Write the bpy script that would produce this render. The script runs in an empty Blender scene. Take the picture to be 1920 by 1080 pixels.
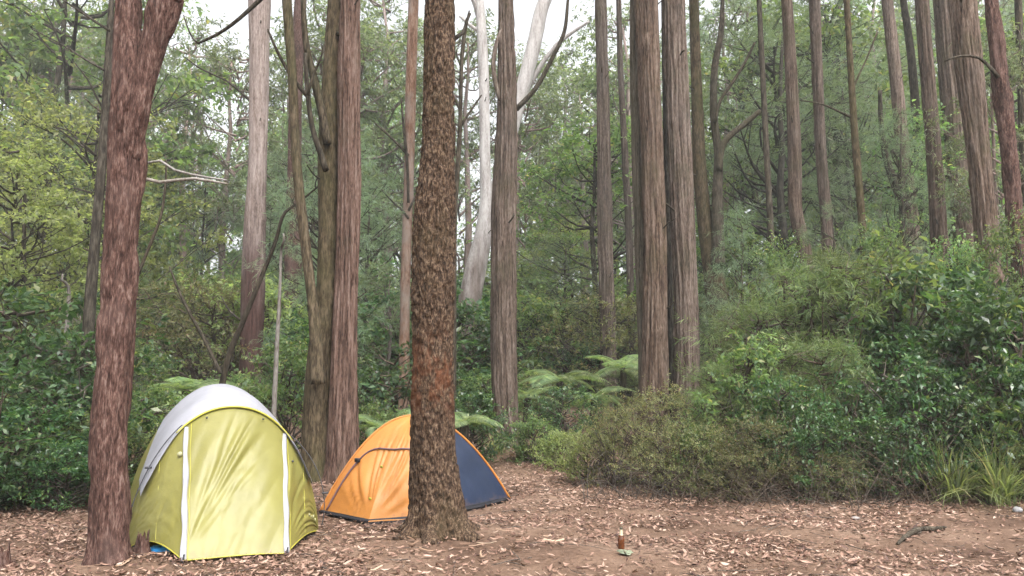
import bpy, math, random
import numpy as np

# ------------------------------------------------------------------ camera, world, sun, exposure
F = 1500.0                       # focal length in pixels of a 1920 wide frame
PITCH = math.atan(160.0 / F)
CAM = np.array([0.0, 0.0, 1.5])
scene = bpy.context.scene
COL = scene.collection

cam_data = bpy.data.cameras.new('camera')
cam_data.sensor_width = 36.0
cam_data.lens = 36.0 * F / 1920.0
cam_data.clip_start = 0.05
cam_data.clip_end = 3000.0
cam = bpy.data.objects.new('camera', cam_data)
cam.location = CAM
cam.rotation_euler = (math.pi / 2 + PITCH, 0, 0)
COL.objects.link(cam)
scene.camera = cam

SUN_EL, SUN_AZ = math.radians(58), math.radians(150)     # azimuth clockwise from +Y (view direction)
world = bpy.data.worlds.new('World')
scene.world = world
world.use_nodes = True
wn = world.node_tree
wn.nodes.clear()
sky = wn.nodes.new('ShaderNodeTexSky')
sky.sky_type = 'NISHITA'
sky.sun_disc = False
sky.sun_elevation = SUN_EL
sky.sun_rotation = SUN_AZ
sky.air_density = 1.0
sky.dust_density = 6.0
sky.ozone_density = 1.0
hs = wn.nodes.new('ShaderNodeHueSaturation')
hs.inputs['Saturation'].default_value = 0.15            # an even white overcast
bg = wn.nodes.new('ShaderNodeBackground')
bg.inputs['Strength'].default_value = 0.14
wo = wn.nodes.new('ShaderNodeOutputWorld')
wn.links.new(sky.outputs[0], hs.inputs['Color'])
wn.links.new(hs.outputs[0], bg.inputs['Color'])
wn.links.new(bg.outputs[0], wo.inputs['Surface'])

sun_data = bpy.data.lights.new('sun', 'SUN')
sun_data.energy = 1.0
sun_data.angle = math.radians(40)
sun_data.color = (1.0, 0.96, 0.9)
sun = bpy.data.objects.new('sun', sun_data)
sun.rotation_euler = (math.pi / 2 - SUN_EL, 0, math.pi - SUN_AZ)
COL.objects.link(sun)

scene.view_settings.view_transform = 'Standard'
scene.view_settings.look = 'None'
scene.view_settings.exposure = 1.8
scene.view_settings.gamma = 1.0
scene.render.engine = 'CYCLES'
cy = scene.cycles
cy.use_denoising = True
cy.max_bounces = 4
cy.diffuse_bounces = 3
cy.use_adaptive_sampling = True
cy.adaptive_threshold = 0.03
cy.glossy_bounces = 1
cy.transmission_bounces = 3
cy.transparent_max_bounces = 6
cy.volume_bounces = 0
cy.caustics_reflective = False
cy.caustics_refractive = False
cy.sample_clamp_indirect = 6.0

# ------------------------------------------------------------------ helpers
rng = np.random.default_rng(11)
random.seed(5)


def _hash(i, j, k, seed):
    h = (i.astype(np.int64) * 374761393 + j.astype(np.int64) * 668265263 + k.astype(np.int64) * 1440662683 + seed * 974634777) & 0xFFFFFFFF
    h = ((h ^ (h >> 13)) * 1274126177) & 0xFFFFFFFF
    h = ((h ^ (h >> 16)) * 2246822519) & 0xFFFFFFFF
    return ((h ^ (h >> 15)) & 0xFFFFFF) / float(0xFFFFFF)


def vnoise(p, seed=0):
    p = np.asarray(p, float)
    f = np.floor(p)
    i = f.astype(np.int64)
    u = p - f
    u = u * u * (3 - 2 * u)
    r = 0
    for dx in (0, 1):
        wx = u[..., 0] if dx else 1 - u[..., 0]
        for dy in (0, 1):
            wy = u[..., 1] if dy else 1 - u[..., 1]
            for dz in (0, 1):
                wz = u[..., 2] if dz else 1 - u[..., 2]
                r = r + wx * wy * wz * _hash(i[..., 0] + dx, i[..., 1] + dy, i[..., 2] + dz, seed)
    return r


def fbm(p, octaves=3, seed=0):
    p = np.asarray(p, float)
    a, s, t = 0.5, 0, 0
    for o in range(octaves):
        s = s + a * vnoise(p * 2 ** o, seed + o)
        t += a
        a *= 0.5
    return s / t


def smooth(a, b, x):
    t = np.clip((np.asarray(x, float) - a) / (b - a), 0, 1)
    return t * t * (3 - 2 * t)


def ground_z(x, y):
    x = np.asarray(x, float)
    y = np.asarray(y, float)
    z = 0.055 * np.maximum(0, y - 12) + 0.05 * np.maximum(0, y - 45)
    z = z + 0.10 * np.maximum(0, x - 2.0) * smooth(9.0, 16.0, y) * smooth(80, 30, x)
    z = np.where(y > 150, np.minimum(z, 20), z)
    p = np.stack([x, y, 0 * x], -1)
    z = z + 0.07 * (fbm(p * 0.55, 2, 3) - 0.5) + 0.025 * (fbm(p * 2.3, 2, 9) - 0.5)
    # low bare mound in the open, root swell round the middle tree
    z = z + 0.05 * np.exp(-(((x - 0.55) / 0.35) ** 2 + ((y - 6.75) / 0.3) ** 2))
    z = z + 0.07 * np.exp(-(((x + 0.70) / 0.7) ** 2 + ((y - 7.5) / 0.6) ** 2))
    z = z + 0.05 * np.exp(-(((x + 3.2) / 0.4) ** 2 + ((y - 6.5) / 0.4) ** 2))
    return z


def gz(x, y):
    return float(ground_z(np.array([x]), np.array([y]))[0])


FWD = np.array([0, math.cos(PITCH), math.sin(PITCH)])
UPV = np.array([0, -math.sin(PITCH), math.cos(PITCH)])


def at(px, py, depth):
    """a place seen in that direction at that distance in front of the camera"""
    d = FWD + np.array([1, 0, 0]) * (px - 960) / F + UPV * (540 - py) / F
    return CAM + d * depth / d[1]


def on_ground(px, py):
    d = FWD + np.array([1, 0, 0]) * (px - 960) / F + UPV * (540 - py) / F
    lo, hi = 2.0, 80.0
    for _ in range(50):
        m = (lo + hi) / 2
        p = CAM + d * m
        if p[2] > gz(p[0], p[1]):
            lo = m
        else:
            hi = m
    return CAM + d * lo


def link(o, parent=None):
    COL.objects.link(o)
    if parent is not None:
        o.parent = parent
    return o


def mesh(name, v, f, mat, smooth_shade=True):
    """one mesh from an (n,3) array and one (m,4) or (m,3) index array, or a list of such arrays"""
    v = np.asarray(v, np.float32)
    fs = f if isinstance(f, list) else [f]
    fs = [np.asarray(a, np.int32) for a in fs if len(a)]
    me = bpy.data.meshes.new(name)
    nl = sum(a.size for a in fs)
    npoly = sum(len(a) for a in fs)
    me.vertices.add(len(v))
    me.vertices.foreach_set('co', v.ravel())
    me.loops.add(nl)
    me.loops.foreach_set('vertex_index', np.concatenate([a.ravel() for a in fs]))
    me.polygons.add(npoly)
    tot = np.concatenate([np.full(len(a), a.shape[1], np.int32) for a in fs])
    start = np.concatenate([[0], np.cumsum(tot)[:-1]]).astype(np.int32)
    me.polygons.foreach_set('loop_start', start)
    if smooth_shade:
        me.polygons.foreach_set('use_smooth', np.ones(npoly, bool))
    me.update(calc_edges=True)
    me.validate()
    if mat is not None:
        me.materials.append(mat)
    return me


def obj(name, v, f, mat, parent=None, loc=(0, 0, 0), smooth_shade=True):
    v = np.asarray(v, float)
    o = bpy.data.objects.new(name, mesh(name, v, f, mat, smooth_shade))
    o.location = loc
    return link(o, parent)


def empty(name, loc=(0, 0, 0), rz=0):
    o = bpy.data.objects.new(name, None)
    o.empty_display_size = 0.2
    o.location = loc
    o.rotation_euler = (0, 0, rz)
    return link(o)


def tag(o, label=None, cat=None, group=None, kind=None):
    for k, val in (('label', label), ('category', cat), ('group', group), ('kind', kind)):
        if val:
            o[k] = val
    return o


def join(parts):
    """[(v, f)] -> v, [f...] with offsets; quads and triangles kept apart"""
    vs, qs, ts, n = [], [], [], 0
    for v, f in parts:
        for a in (f if isinstance(f, list) else [f]):
            a = np.asarray(a)
            if len(a):
                (qs if a.shape[1] == 4 else ts).append(a + n)
        vs.append(np.asarray(v, float))
        n += len(v)
    fs = []
    if qs:
        fs.append(np.concatenate(qs))
    if ts:
        fs.append(np.concatenate(ts))
    return np.concatenate(vs), fs


def grid_faces(nu, nv, wrap=False):
    i, j = np.meshgrid(np.arange(nu - 1), np.arange(nv if wrap else nv - 1), indexing='ij')
    j2 = (j + 1) % nv
    return np.stack([i * nv + j, i * nv + j2, (i + 1) * nv + j2, (i + 1) * nv + j], -1).reshape(-1, 4)


def spline(pts, n):
    """Catmull-Rom through rows of pts (any columns), n samples evenly along its length"""
    P = np.asarray(pts, float)
    if len(P) == 2:
        t = np.linspace(0, 1, n)[:, None]
        return P[0] * (1 - t) + P[1] * t
    Q = np.vstack([2 * P[0] - P[1], P, 2 * P[-1] - P[-2]])
    out = []
    for k in range(len(P) - 1):
        a, b, c, d = Q[k:k + 4]
        t = np.linspace(0, 1, 24, endpoint=(k == len(P) - 2))[:, None]
        out.append(0.5 * (2 * b + (c - a) * t + (2 * a - 5 * b + 4 * c - d) * t ** 2 + (3 * b - a - 3 * c + d) * t ** 3))
    S = np.vstack(out)
    L = np.concatenate([[0], np.cumsum(np.linalg.norm(np.diff(S[:, :3], axis=0), axis=1))])
    s = np.linspace(0, L[-1], n)
    return np.stack([np.interp(s, L, S[:, c]) for c in range(S.shape[1])], -1)


def tube(path, rad, segs=8, cap=True, displace=None):
    P = np.asarray(path, float)
    n = len(P)
    R = np.broadcast_to(np.asarray(rad, float), (n,))
    T = np.gradient(P, axis=0)
    T /= np.linalg.norm(T, axis=1)[:, None] + 1e-9
    m = T.mean(0)
    ref = np.array([1.0, 0, 0]) if abs(m[0]) < 0.75 * np.linalg.norm(m) + 1e-9 else np.array([0, 1.0, 0])
    A = ref - T * (T @ ref)[:, None]
    A /= np.linalg.norm(A, axis=1)[:, None]
    B = np.cross(T, A)
    th = np.linspace(0, 2 * math.pi, segs, endpoint=False)
    c, s = np.cos(th), np.sin(th)
    dirs = A[:, None, :] * c[None, :, None] + B[:, None, :] * s[None, :, None]
    rr = np.repeat(R[:, None], segs, 1)
    if displace is not None:
        rr = displace(rr, dirs, P)
    V = (P[:, None, :] + dirs * rr[..., None]).reshape(-1, 3)
    f = [grid_faces(n, segs, True)]
    if cap:
        V = np.vstack([V, P[:1], P[-1:]])
        a = np.arange(segs)
        b = (a + 1) % segs
        f.append(np.concatenate([np.stack([b, a, np.full(segs, n * segs)], -1),
                                 np.stack([a + (n - 1) * segs, b + (n - 1) * segs, np.full(segs, n * segs + 1)], -1)]))
    return V, f


def box(c, half, rz=0):
    x, y, z = half
    v = np.array([[-x, -y, -z], [x, -y, -z], [x, y, -z], [-x, y, -z], [-x, -y, z], [x, -y, z], [x, y, z], [-x, y, z]], float)
    ca, sa = math.cos(rz), math.sin(rz)
    v = v @ np.array([[ca, sa, 0], [-sa, ca, 0], [0, 0, 1]]) + np.asarray(c)
    return v, np.array([[0, 3, 2, 1], [4, 5, 6, 7], [0, 1, 5, 4], [1, 2, 6, 5], [2, 3, 7, 6], [3, 0, 4, 7]])


def unit(a):
    return a / (np.linalg.norm(a, axis=-1, keepdims=True) + 1e-9)


def leaf_quads(pos, axis, nrm, L, W, fold=0.25):
    """a folded pointed blade for every row"""
    axis = unit(axis)
    side = unit(np.cross(axis, nrm))
    up = np.cross(side, axis)
    L = np.broadcast_to(L, (len(pos),))[:, None]
    W = np.broadcast_to(W, (len(pos),))[:, None]
    mid = pos + axis * L * 0.42 + up * W * fold
    v = np.stack([pos, mid + side * W / 2, pos + axis * L - up * L * 0.08, mid - side * W / 2], 1).reshape(-1, 3)
    f = np.arange(len(pos) * 4).reshape(-1, 4)
    return v, f


# ------------------------------------------------------------------ materials
def new_mat(name):
    m = bpy.data.materials.new(name)
    m.use_nodes = True
    m.node_tree.nodes.clear()
    return m, m.node_tree.nodes, m.node_tree.links


def ramp(n, stops):
    r = n.new('ShaderNodeValToRGB')
    el = r.color_ramp.elements
    el[0].position, el[0].color = stops[0][0], (*stops[0][1], 1)
    el[1].position, el[1].color = stops[-1][0], (*stops[-1][1], 1)
    for p, c in stops[1:-1]:
        e = el.new(p)
        e.color = (*c, 1)
    return r


def noise_node(n, l, vec, scale, detail=3, rough=0.55, mapscale=None):
    if mapscale:
        mp = n.new('ShaderNodeMapping')
        mp.inputs['Scale'].default_value = mapscale
        l.new(vec, mp.inputs['Vector'])
        vec = mp.outputs[0]
    t = n.new('ShaderNodeTexNoise')
    t.inputs['Scale'].default_value = scale
    t.inputs['Detail'].default_value = detail
    t.inputs['Roughness'].default_value = rough
    l.new(vec, t.inputs['Vector'])
    return t


def mix_col(n, l, fac, a, b, mode='MIX'):
    m = n.new('ShaderNodeMix')
    m.data_type = 'RGBA'
    m.blend_type = mode
    for sock, val in ((m.inputs[0], fac), (m.inputs[6], a), (m.inputs[7], b)):
        if isinstance(val, (int, float)):
            sock.default_value = val
        elif isinstance(val, tuple):
            sock.default_value = (*val, 1)
        else:
            l.new(val, sock)
    return m.outputs[2]


def leaf_mat(name, stops, trans=0.35, rough=0.5, vary=0.35, spec=0.35, sat=.74):
    m, n, l = new_mat(name)
    geo = n.new('ShaderNodeNewGeometry')
    r = ramp(n, stops)
    l.new(geo.outputs['Random Per Island'], r.inputs[0])
    oi = n.new('ShaderNodeObjectInfo')
    tc = n.new('ShaderNodeTexCoord')
    ns = noise_node(n, l, geo.outputs['Position'], 0.55, 2)
    add = n.new('ShaderNodeMath')
    add.operation = 'ADD'
    l.new(oi.outputs['Random'], add.inputs[0])
    l.new(ns.outputs[0], add.inputs[1])
    mr = n.new('ShaderNodeMapRange')
    mr.inputs[1].default_value = 0.4
    mr.inputs[2].default_value = 1.6
    mr.inputs[3].default_value = 1 - vary
    mr.inputs[4].default_value = 1 + vary
    l.new(add.outputs[0], mr.inputs[0])
    h = n.new('ShaderNodeHueSaturation')
    h.inputs['Saturation'].default_value = sat
    l.new(mr.outputs[0], h.inputs['Value'])
    mh = n.new('ShaderNodeMapRange')
    mh.inputs[3].default_value = 0.48
    mh.inputs[4].default_value = 0.52
    l.new(oi.outputs['Random'], mh.inputs[0])
    l.new(mh.outputs[0], h.inputs['Hue'])
    l.new(r.outputs[0], h.inputs['Color'])
    p = n.new('ShaderNodeBsdfPrincipled')
    p.inputs['Roughness'].default_value = rough
    p.inputs['Specular IOR Level'].default_value = spec
    l.new(h.outputs[0], p.inputs['Base Color'])
    t = n.new('ShaderNodeBsdfTranslucent')
    l.new(mix_col(n, l, 1.0, h.outputs[0], (1.7, 1.75, 0.9), 'MULTIPLY'), t.inputs['Color'])
    mx = n.new('ShaderNodeMixShader')
    mx.inputs[0].default_value = min(.6, trans * 1.4)
    l.new(p.outputs[0], mx.inputs[1])
    l.new(t.outputs[0], mx.inputs[2])
    o = n.new('ShaderNodeOutputMaterial')
    l.new(mx.outputs[0], o.inputs[0])
    return m


def bark_mat(name, stops, sxy=22, sz=1.6, patch=None, patch2=None, bump=0.6, fine=60, base_patch=None, k=.43, vary=True):
    """long grained bark; patch colours lie on it as broad irregular areas"""
    m, n, l = new_mat(name)
    stops = [(.525 + (q - .525) * .5, tuple(ch * k for ch in c)) for q, c in stops]
    patch, patch2 = [(tuple(ch * k for ch in q[0]), *q[1:]) if q else None for q in (patch, patch2)]
    tc = n.new('ShaderNodeTexCoord')
    v = tc.outputs['Object']
    a = noise_node(n, l, v, 1.0, 4, 0.6, (sxy, sxy, sz))
    b = noise_node(n, l, v, 1.0, 3, 0.6, (fine, fine, fine * 0.18))
    r = ramp(n, stops)
    mixf = n.new('ShaderNodeMath')
    mixf.operation = 'MULTIPLY_ADD'
    l.new(b.outputs[0], mixf.inputs[0])
    mixf.inputs[1].default_value = 0.45
    sub = n.new('ShaderNodeMath')
    sub.operation = 'MULTIPLY'
    l.new(a.outputs[0], sub.inputs[0])
    sub.inputs[1].default_value = 0.6
    l.new(sub.outputs[0], mixf.inputs[2])
    l.new(mixf.outputs[0], r.inputs[0])
    c = r.outputs[0]
    for kk, pt in enumerate([patch, patch2]):
        if pt:
            col, scale, lo, hi, amt = pt
            t = noise_node(n, l, v, scale, 4, 0.65, (1 + kk * .3, 1, 0.55))
            mr = n.new('ShaderNodeMapRange')
            mr.inputs[1].default_value = lo
            mr.inputs[2].default_value = hi
            mr.inputs[4].default_value = amt
            l.new(t.outputs[0], mr.inputs[0])
            c = mix_col(n, l, mr.outputs[0], c, col)
    if base_patch:            # tints the bark another colour between two heights
        col, z0, z1, amt = base_patch
        sx = n.new('ShaderNodeSeparateXYZ')
        l.new(v, sx.inputs[0])
        t = noise_node(n, l, v, 5.0, 4, 0.7, (1, 1, 0.5))
        up = n.new('ShaderNodeMapRange'); up.interpolation_type = 'SMOOTHSTEP'
        up.inputs[1].default_value = z0; up.inputs[2].default_value = z0 + 0.35
        dn = n.new('ShaderNodeMapRange'); dn.interpolation_type = 'SMOOTHSTEP'
        dn.inputs[1].default_value = z1 + (2.5 if amt >= 1 else 0); dn.inputs[2].default_value = z1 - (2.0 if amt >= 1 else 0.5)
        zs = sx.outputs[2]
        if amt >= 1:
            tz = noise_node(n, l, v, 3.0, 4, 0.6, (1, 1, 0.25))
            az = n.new('ShaderNodeMath'); az.operation = 'MULTIPLY_ADD'
            l.new(tz.outputs[0], az.inputs[0]); az.inputs[1].default_value = 7.0
            l.new(zs, az.inputs[2]); zs = az.outputs[0]
        l.new(zs, up.inputs[0]); l.new(zs, dn.inputs[0])
        th = n.new('ShaderNodeMapRange')
        th.inputs[1].default_value = 0.46 if amt < 1 else .1; th.inputs[2].default_value = 0.58 if amt < 1 else .36; th.inputs[4].default_value = amt
        l.new(t.outputs[0], th.inputs[0])
        q = n.new('ShaderNodeMath'); q.operation = 'MULTIPLY'
        l.new(up.outputs[0], q.inputs[0]); l.new(dn.outputs[0], q.inputs[1])
        q2 = n.new('ShaderNodeMath'); q2.operation = 'MULTIPLY'
        l.new(q.outputs[0], q2.inputs[0]); l.new(th.outputs[0], q2.inputs[1])
        c = mix_col(n, l, q2.outputs[0], c, col, 'MULTIPLY' if amt >= 1 else 'MIX')
    oi = n.new('ShaderNodeObjectInfo')
    hv = n.new('ShaderNodeHueSaturation')
    for out_lo, out_hi, sock, mul in ((.78, 1.18, 'Value', 1.0), (.7, 1.1, 'Saturation', 7.31)):
        fr = n.new('ShaderNodeMath'); fr.operation = 'MULTIPLY'
        l.new(oi.outputs['Random'], fr.inputs[0]); fr.inputs[1].default_value = mul
        f2 = n.new('ShaderNodeMath'); f2.operation = 'FRACT'
        l.new(fr.outputs[0], f2.inputs[0])
        mr = n.new('ShaderNodeMapRange')
        mr.inputs[3].default_value = out_lo; mr.inputs[4].default_value = out_hi
        l.new(f2.outputs[0], mr.inputs[0]); l.new(mr.outputs[0], hv.inputs[sock])
    l.new(c, hv.inputs['Color'])
    if vary:
        c = hv.outputs[0]
    p = n.new('ShaderNodeBsdfPrincipled')
    p.inputs['Roughness'].default_value = 0.9
    p.inputs['Specular IOR Level'].default_value = 0.15
    l.new(c, p.inputs['Base Color'])
    bp = n.new('ShaderNodeBump')
    bp.inputs['Strength'].default_value = bump
    bp.inputs['Distance'].default_value = 0.03
    l.new(mixf.outputs[0], bp.inputs['Height'])
    l.new(bp.outputs[0], p.inputs['Normal'])
    o = n.new('ShaderNodeOutputMaterial')
    l.new(p.outputs[0], o.inputs[0])
    return m


def plain_mat(name, col, rough=0.6, vary=0.15, scale=12, trans=0.0, bump=0.0, bscale=60, spec=0.3, metal=0.0, transcol=None):
    m, n, l = new_mat(name)
    tc = n.new('ShaderNodeTexCoord')
    t = noise_node(n, l, tc.outputs['Object'], scale, 4, 0.6)
    lo = tuple(max(0, x * (1 - vary)) for x in col)
    hi = tuple(min(1, x * (1 + vary)) for x in col)
    r = ramp(n, [(0.3, lo), (0.7, hi)])
    l.new(t.outputs[0], r.inputs[0])
    p = n.new('ShaderNodeBsdfPrincipled')
    p.inputs['Roughness'].default_value = rough
    p.inputs['Metallic'].default_value = metal
    p.inputs['Specular IOR Level'].default_value = spec
    l.new(r.outputs[0], p.inputs['Base Color'])
    if bump:
        t2 = noise_node(n, l, tc.outputs['Object'], bscale, 4, 0.6)
        bp = n.new('ShaderNodeBump')
        bp.inputs['Strength'].default_value = bump
        bp.inputs['Distance'].default_value = 0.01
        l.new(t2.outputs[0], bp.inputs['Height'])
        l.new(bp.outputs[0], p.inputs['Normal'])
    o = n.new('ShaderNodeOutputMaterial')
    if trans:
        tr = n.new('ShaderNodeBsdfTranslucent')
        if transcol:
            tr.inputs[0].default_value = (*transcol, 1)
        else:
            l.new(r.outputs[0], tr.inputs[0])
        mx = n.new('ShaderNodeMixShader')
        mx.inputs[0].default_value = trans
        l.new(p.outputs[0], mx.inputs[1])
        l.new(tr.outputs[0], mx.inputs[2])
        l.new(mx.outputs[0], o.inputs[0])
    else:
        l.new(p.outputs[0], o.inputs[0])
    return m


M = {}
M['leaf_mid'] = leaf_mat('leaf_mid', [(0, (0.061, 0.115, 0.038)), (.5, (0.101, 0.182, 0.054)), (.9, (0.162, 0.243, 0.068)), (1, (0.297, 0.270, 0.095))], sat=0.82)
M['leaf_yellow'] = leaf_mat('leaf_yellow', [(0, (0.117, 0.169, 0.039)), (.5, (.17, .225, .06)), (1, (.28, .32, .1))], 0.4)
M['leaf_dark'] = leaf_mat('leaf_dark', [(0, (0.023, 0.052, 0.023)), (.6, (0.046, 0.098, 0.034)), (.94, (0.086, 0.149, 0.052)), (1, (0.184, 0.196, 0.092))], 0.28, 0.38, spec=.5, sat=0.95)
M['leaf_glossy'] = leaf_mat('leaf_glossy', [(0, (.025, .06, .025)), (.55, (.045, .1, .035)), (.9, (.085, .155, .05)), (1, (.2, .24, .08))], 0.28, 0.3, spec=.6, sat=0.95)
M['needle'] = leaf_mat('needle', [(0, (0.072, 0.131, 0.072)), (.6, (0.123, 0.196, 0.109)), (1, (0.189, 0.261, 0.131))], 0.3, 0.6, .25)
M['needle_olive'] = leaf_mat('needle_olive', [(0, (.06, .09, .035)), (.6, (.105, .145, .055)), (1, (.17, .2, .08))], 0.3, 0.6, .25, sat=.95)
M['heath'] = leaf_mat('heath', [(0, (.075, .085, .038)), (.5, (.135, .148, .062)), (.88, (.21, .21, .09)), (1, (.23, .14, .08))], 0.3, 0.6, sat=.9)
M['frond'] = leaf_mat('frond', [(0, (0.098, 0.182, 0.063)), (.6, (0.168, 0.266, 0.091)), (1, (0.280, 0.350, 0.126))], 0.35, 0.5, .25)
M['blade'] = leaf_mat('blade', [(0, (.08, .13, .03)), (.6, (.15, .2, .045)), (.9, (.22, .25, .06)), (1, (.32, .26, .13))], 0.3, 0.45, .2)
M['litter'] = leaf_mat('litter', [(0, (.045, .022, .016)), (.25, (.115, .058, .038)), (.55, (.21, .12, .08)), (.85, (.31, .195, .138)), (1, (.4, .29, .22))], 0.03, 0.6, .3, spec=.25, sat=.92)
M['gum_leaf'] = leaf_mat('gum_leaf', [(0, (0.070, 0.105, 0.056)), (.6, (0.119, 0.168, 0.077)), (1, (0.210, 0.252, 0.112))], 0.3, 0.5, .25)

M['bark_string'] = bark_mat('bark_string', [(.28, (.05, .032, .024)), (.45, (.16, .108, .08)), (.62, (.29, .21, .165)), (.8, (.44, .35, .29))], 26, 1.3, ((.13, .115, .06), 1.3, .52, .68, .65), ((.2, .17, .15), .7, .5, .66, .5))
M['bark_string_olive'] = bark_mat('bark_string_olive', [(.28, (.05, .036, .022)), (.5, (.16, .12, .07)), (.75, (.3, .24, .16))], 26, 1.3, ((.13, .125, .055), 1.5, .48, .68, .5))
M['bark_string_red'] = bark_mat('bark_string_red', [(.28, (.05, .027, .02)), (.45, (.17, .1, .075)), (.62, (.3, .19, .15)), (.8, (.42, .31, .26))], 26, 1.3, ((.12, .1, .06), 1.3, .54, .7, .6), vary=False)
M['bark_red'] = bark_mat('bark_red', [(.28, (.045, .022, .018)), (.46, (.14, .07, .054)), (.62, (.26, .145, .115)), (.78, (.44, .3, .255))], 40, 9, ((.3, .19, .165), 2.2, .53, .68, .6), ((.05, .028, .022), 2.5, .56, .68, .7), vary=False, k=.36, fine=120)
M['bark_center'] = bark_mat('bark_center', [(.3, (.03, .02, .014)), (.46, (.095, .056, .036)), (.6, (.2, .125, .078)), (.76, (.38, .27, .185))], 46, 26, ((.1, .075, .03), 1.6, .52, .68, .5), None, 1.0, 110, ((.11, .04, .018), .9, 2.0, .65), vary=False, k=.42)
M['bark_olive'] = bark_mat('bark_olive', [(.3, (.05, .036, .022)), (.5, (.13, .098, .06)), (.75, (.27, .21, .14))], 24, 6, ((.105, .1, .04), 1.5, .46, .66, .6), k=.42)
M['bark_dark'] = bark_mat('bark_dark', [(.3, (.035, .028, .02)), (.5, (.085, .068, .048)), (.78, (.18, .15, .11))], 24, 5)
M['bark_pink'] = bark_mat('bark_pink', [(.3, (.25, .16, .13)), (.5, (.42, .3, .26)), (.75, (.6, .48, .43))], 9, 1.2, ((.5, .42, .4), 1.0, .5, .7, .7))
M['bark_white'] = bark_mat('bark_white', [(.3, (.42, .38, .36)), (.5, (.62, .58, .56)), (.75, (.8, .77, .75))], 8, 1.0, ((.36, .28, .24), .9, .6, .72, .6), None, .2, base_patch=((.34, .27, .24), -.6, 7.6, 1.0), k=.62)
M['bark_orange'] = bark_mat('bark_orange', [(.3, (.15, .08, .055)), (.5, (.32, .19, .13)), (.75, (.5, .36, .29))], 12, 2.0, ((.42, .36, .32), 1.5, .45, .62, .8), k=.42)
M['twig'] = bark_mat('twig', [(.3, (.07, .05, .035)), (.5, (.16, .115, .085)), (.75, (.3, .24, .19))], 30, 12)
M['twig_pale'] = bark_mat('twig_pale', [(.3, (.3, .25, .2)), (.5, (.47, .42, .37)), (.75, (.62, .58, .53))], 30, 12, None, None, .2, k=.33)


def ground_material():
    m, n, l = new_mat('forest_soil')
    geo = n.new('ShaderNodeNewGeometry')
    v = geo.outputs['Position']
    a = noise_node(n, l, v, 0.8, 5, 0.6)
    r = ramp(n, [(.32, (.065, .04, .029)), (.5, (.135, .09, .066)), (.68, (.205, .146, .112))])
    l.new(a.outputs[0], r.inputs[0])
    b = noise_node(n, l, v, 26, 5, 0.7)
    r2 = ramp(n, [(.3, (.55, .5, .46)), (.7, (1.25, 1.2, 1.15))])
    l.new(b.outputs[0], r2.inputs[0])
    c = mix_col(n, l, 0.8, r.outputs[0], r2.outputs[0], 'MULTIPLY')
    p = n.new('ShaderNodeBsdfPrincipled')
    p.inputs['Roughness'].default_value = 0.95
    p.inputs['Specular IOR Level'].default_value = 0.1
    l.new(c, p.inputs['Base Color'])
    bp = n.new('ShaderNodeBump')
    bp.inputs['Strength'].default_value = 0.7
    bp.inputs['Distance'].default_value = 0.02
    l.new(b.outputs[0], bp.inputs['Height'])
    l.new(bp.outputs[0], p.inputs['Normal'])
    o = n.new('ShaderNodeOutputMaterial')
    l.new(p.outputs[0], o.inputs[0])
    return m


# ------------------------------------------------------------------ ground
def build_ground():
    xs = np.concatenate([[-600, -300, -150, -80, -50, -35, -25, -18, -13, -10], np.arange(-8, 10, 0.085), [10.5, 13, 17, 23, 32, 50, 80, 150, 300, 600]])
    ys = np.concatenate([[-600, -300, -100, -40, -15, -6, -2, 1, 3], np.arange(4, 14, 0.085), np.arange(14.2, 30, .6), np.arange(31, 70, 3), [75, 90, 120, 160, 250, 400, 700, 1200]])
    X, Y = np.meshgrid(xs, ys, indexing='ij')
    Z = ground_z(X, Y)
    near = smooth(14.5, 12, Y) * smooth(3, 4.5, Y)
    Z = Z + near * 0.012 * (fbm(np.stack([X * 9, Y * 9, 0 * X], -1), 3, 21) - 0.5)
    v = np.stack([X, Y, Z], -1).reshape(-1, 3)
    o = obj('ground', v, grid_faces(len(xs), len(ys))[:, ::-1], ground_material())
    tag(o, kind='structure')


build_ground()


def bare(x, y):
    """1 where the soil is swept bare"""
    b = 0
    for cx, cy, rx, ry, a in ((0.6, 6.75, .7, .42, 1), (-.45, 7.15, 1.15, .5, .92), (3.55, 7.2, .95, .4, .97), (1.9, 7.7, 1.2, .3, .7), (2.0, 6.3, .9, .3, .75),
                              (-2.9, 6.3, .9, .22, .8), (.9, 8.0, .8, .4, .35), (-1.5, 7.3, .5, .3, .6), (1.3, 6.3, .5, .2, .6), (4.4, 8.3, .9, .3, .5)):
        b = np.maximum(b, a * np.exp(-((((x - cx) / rx) ** 2 + ((y - cy) / ry) ** 2) ** 1.5)))
    return b


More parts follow.
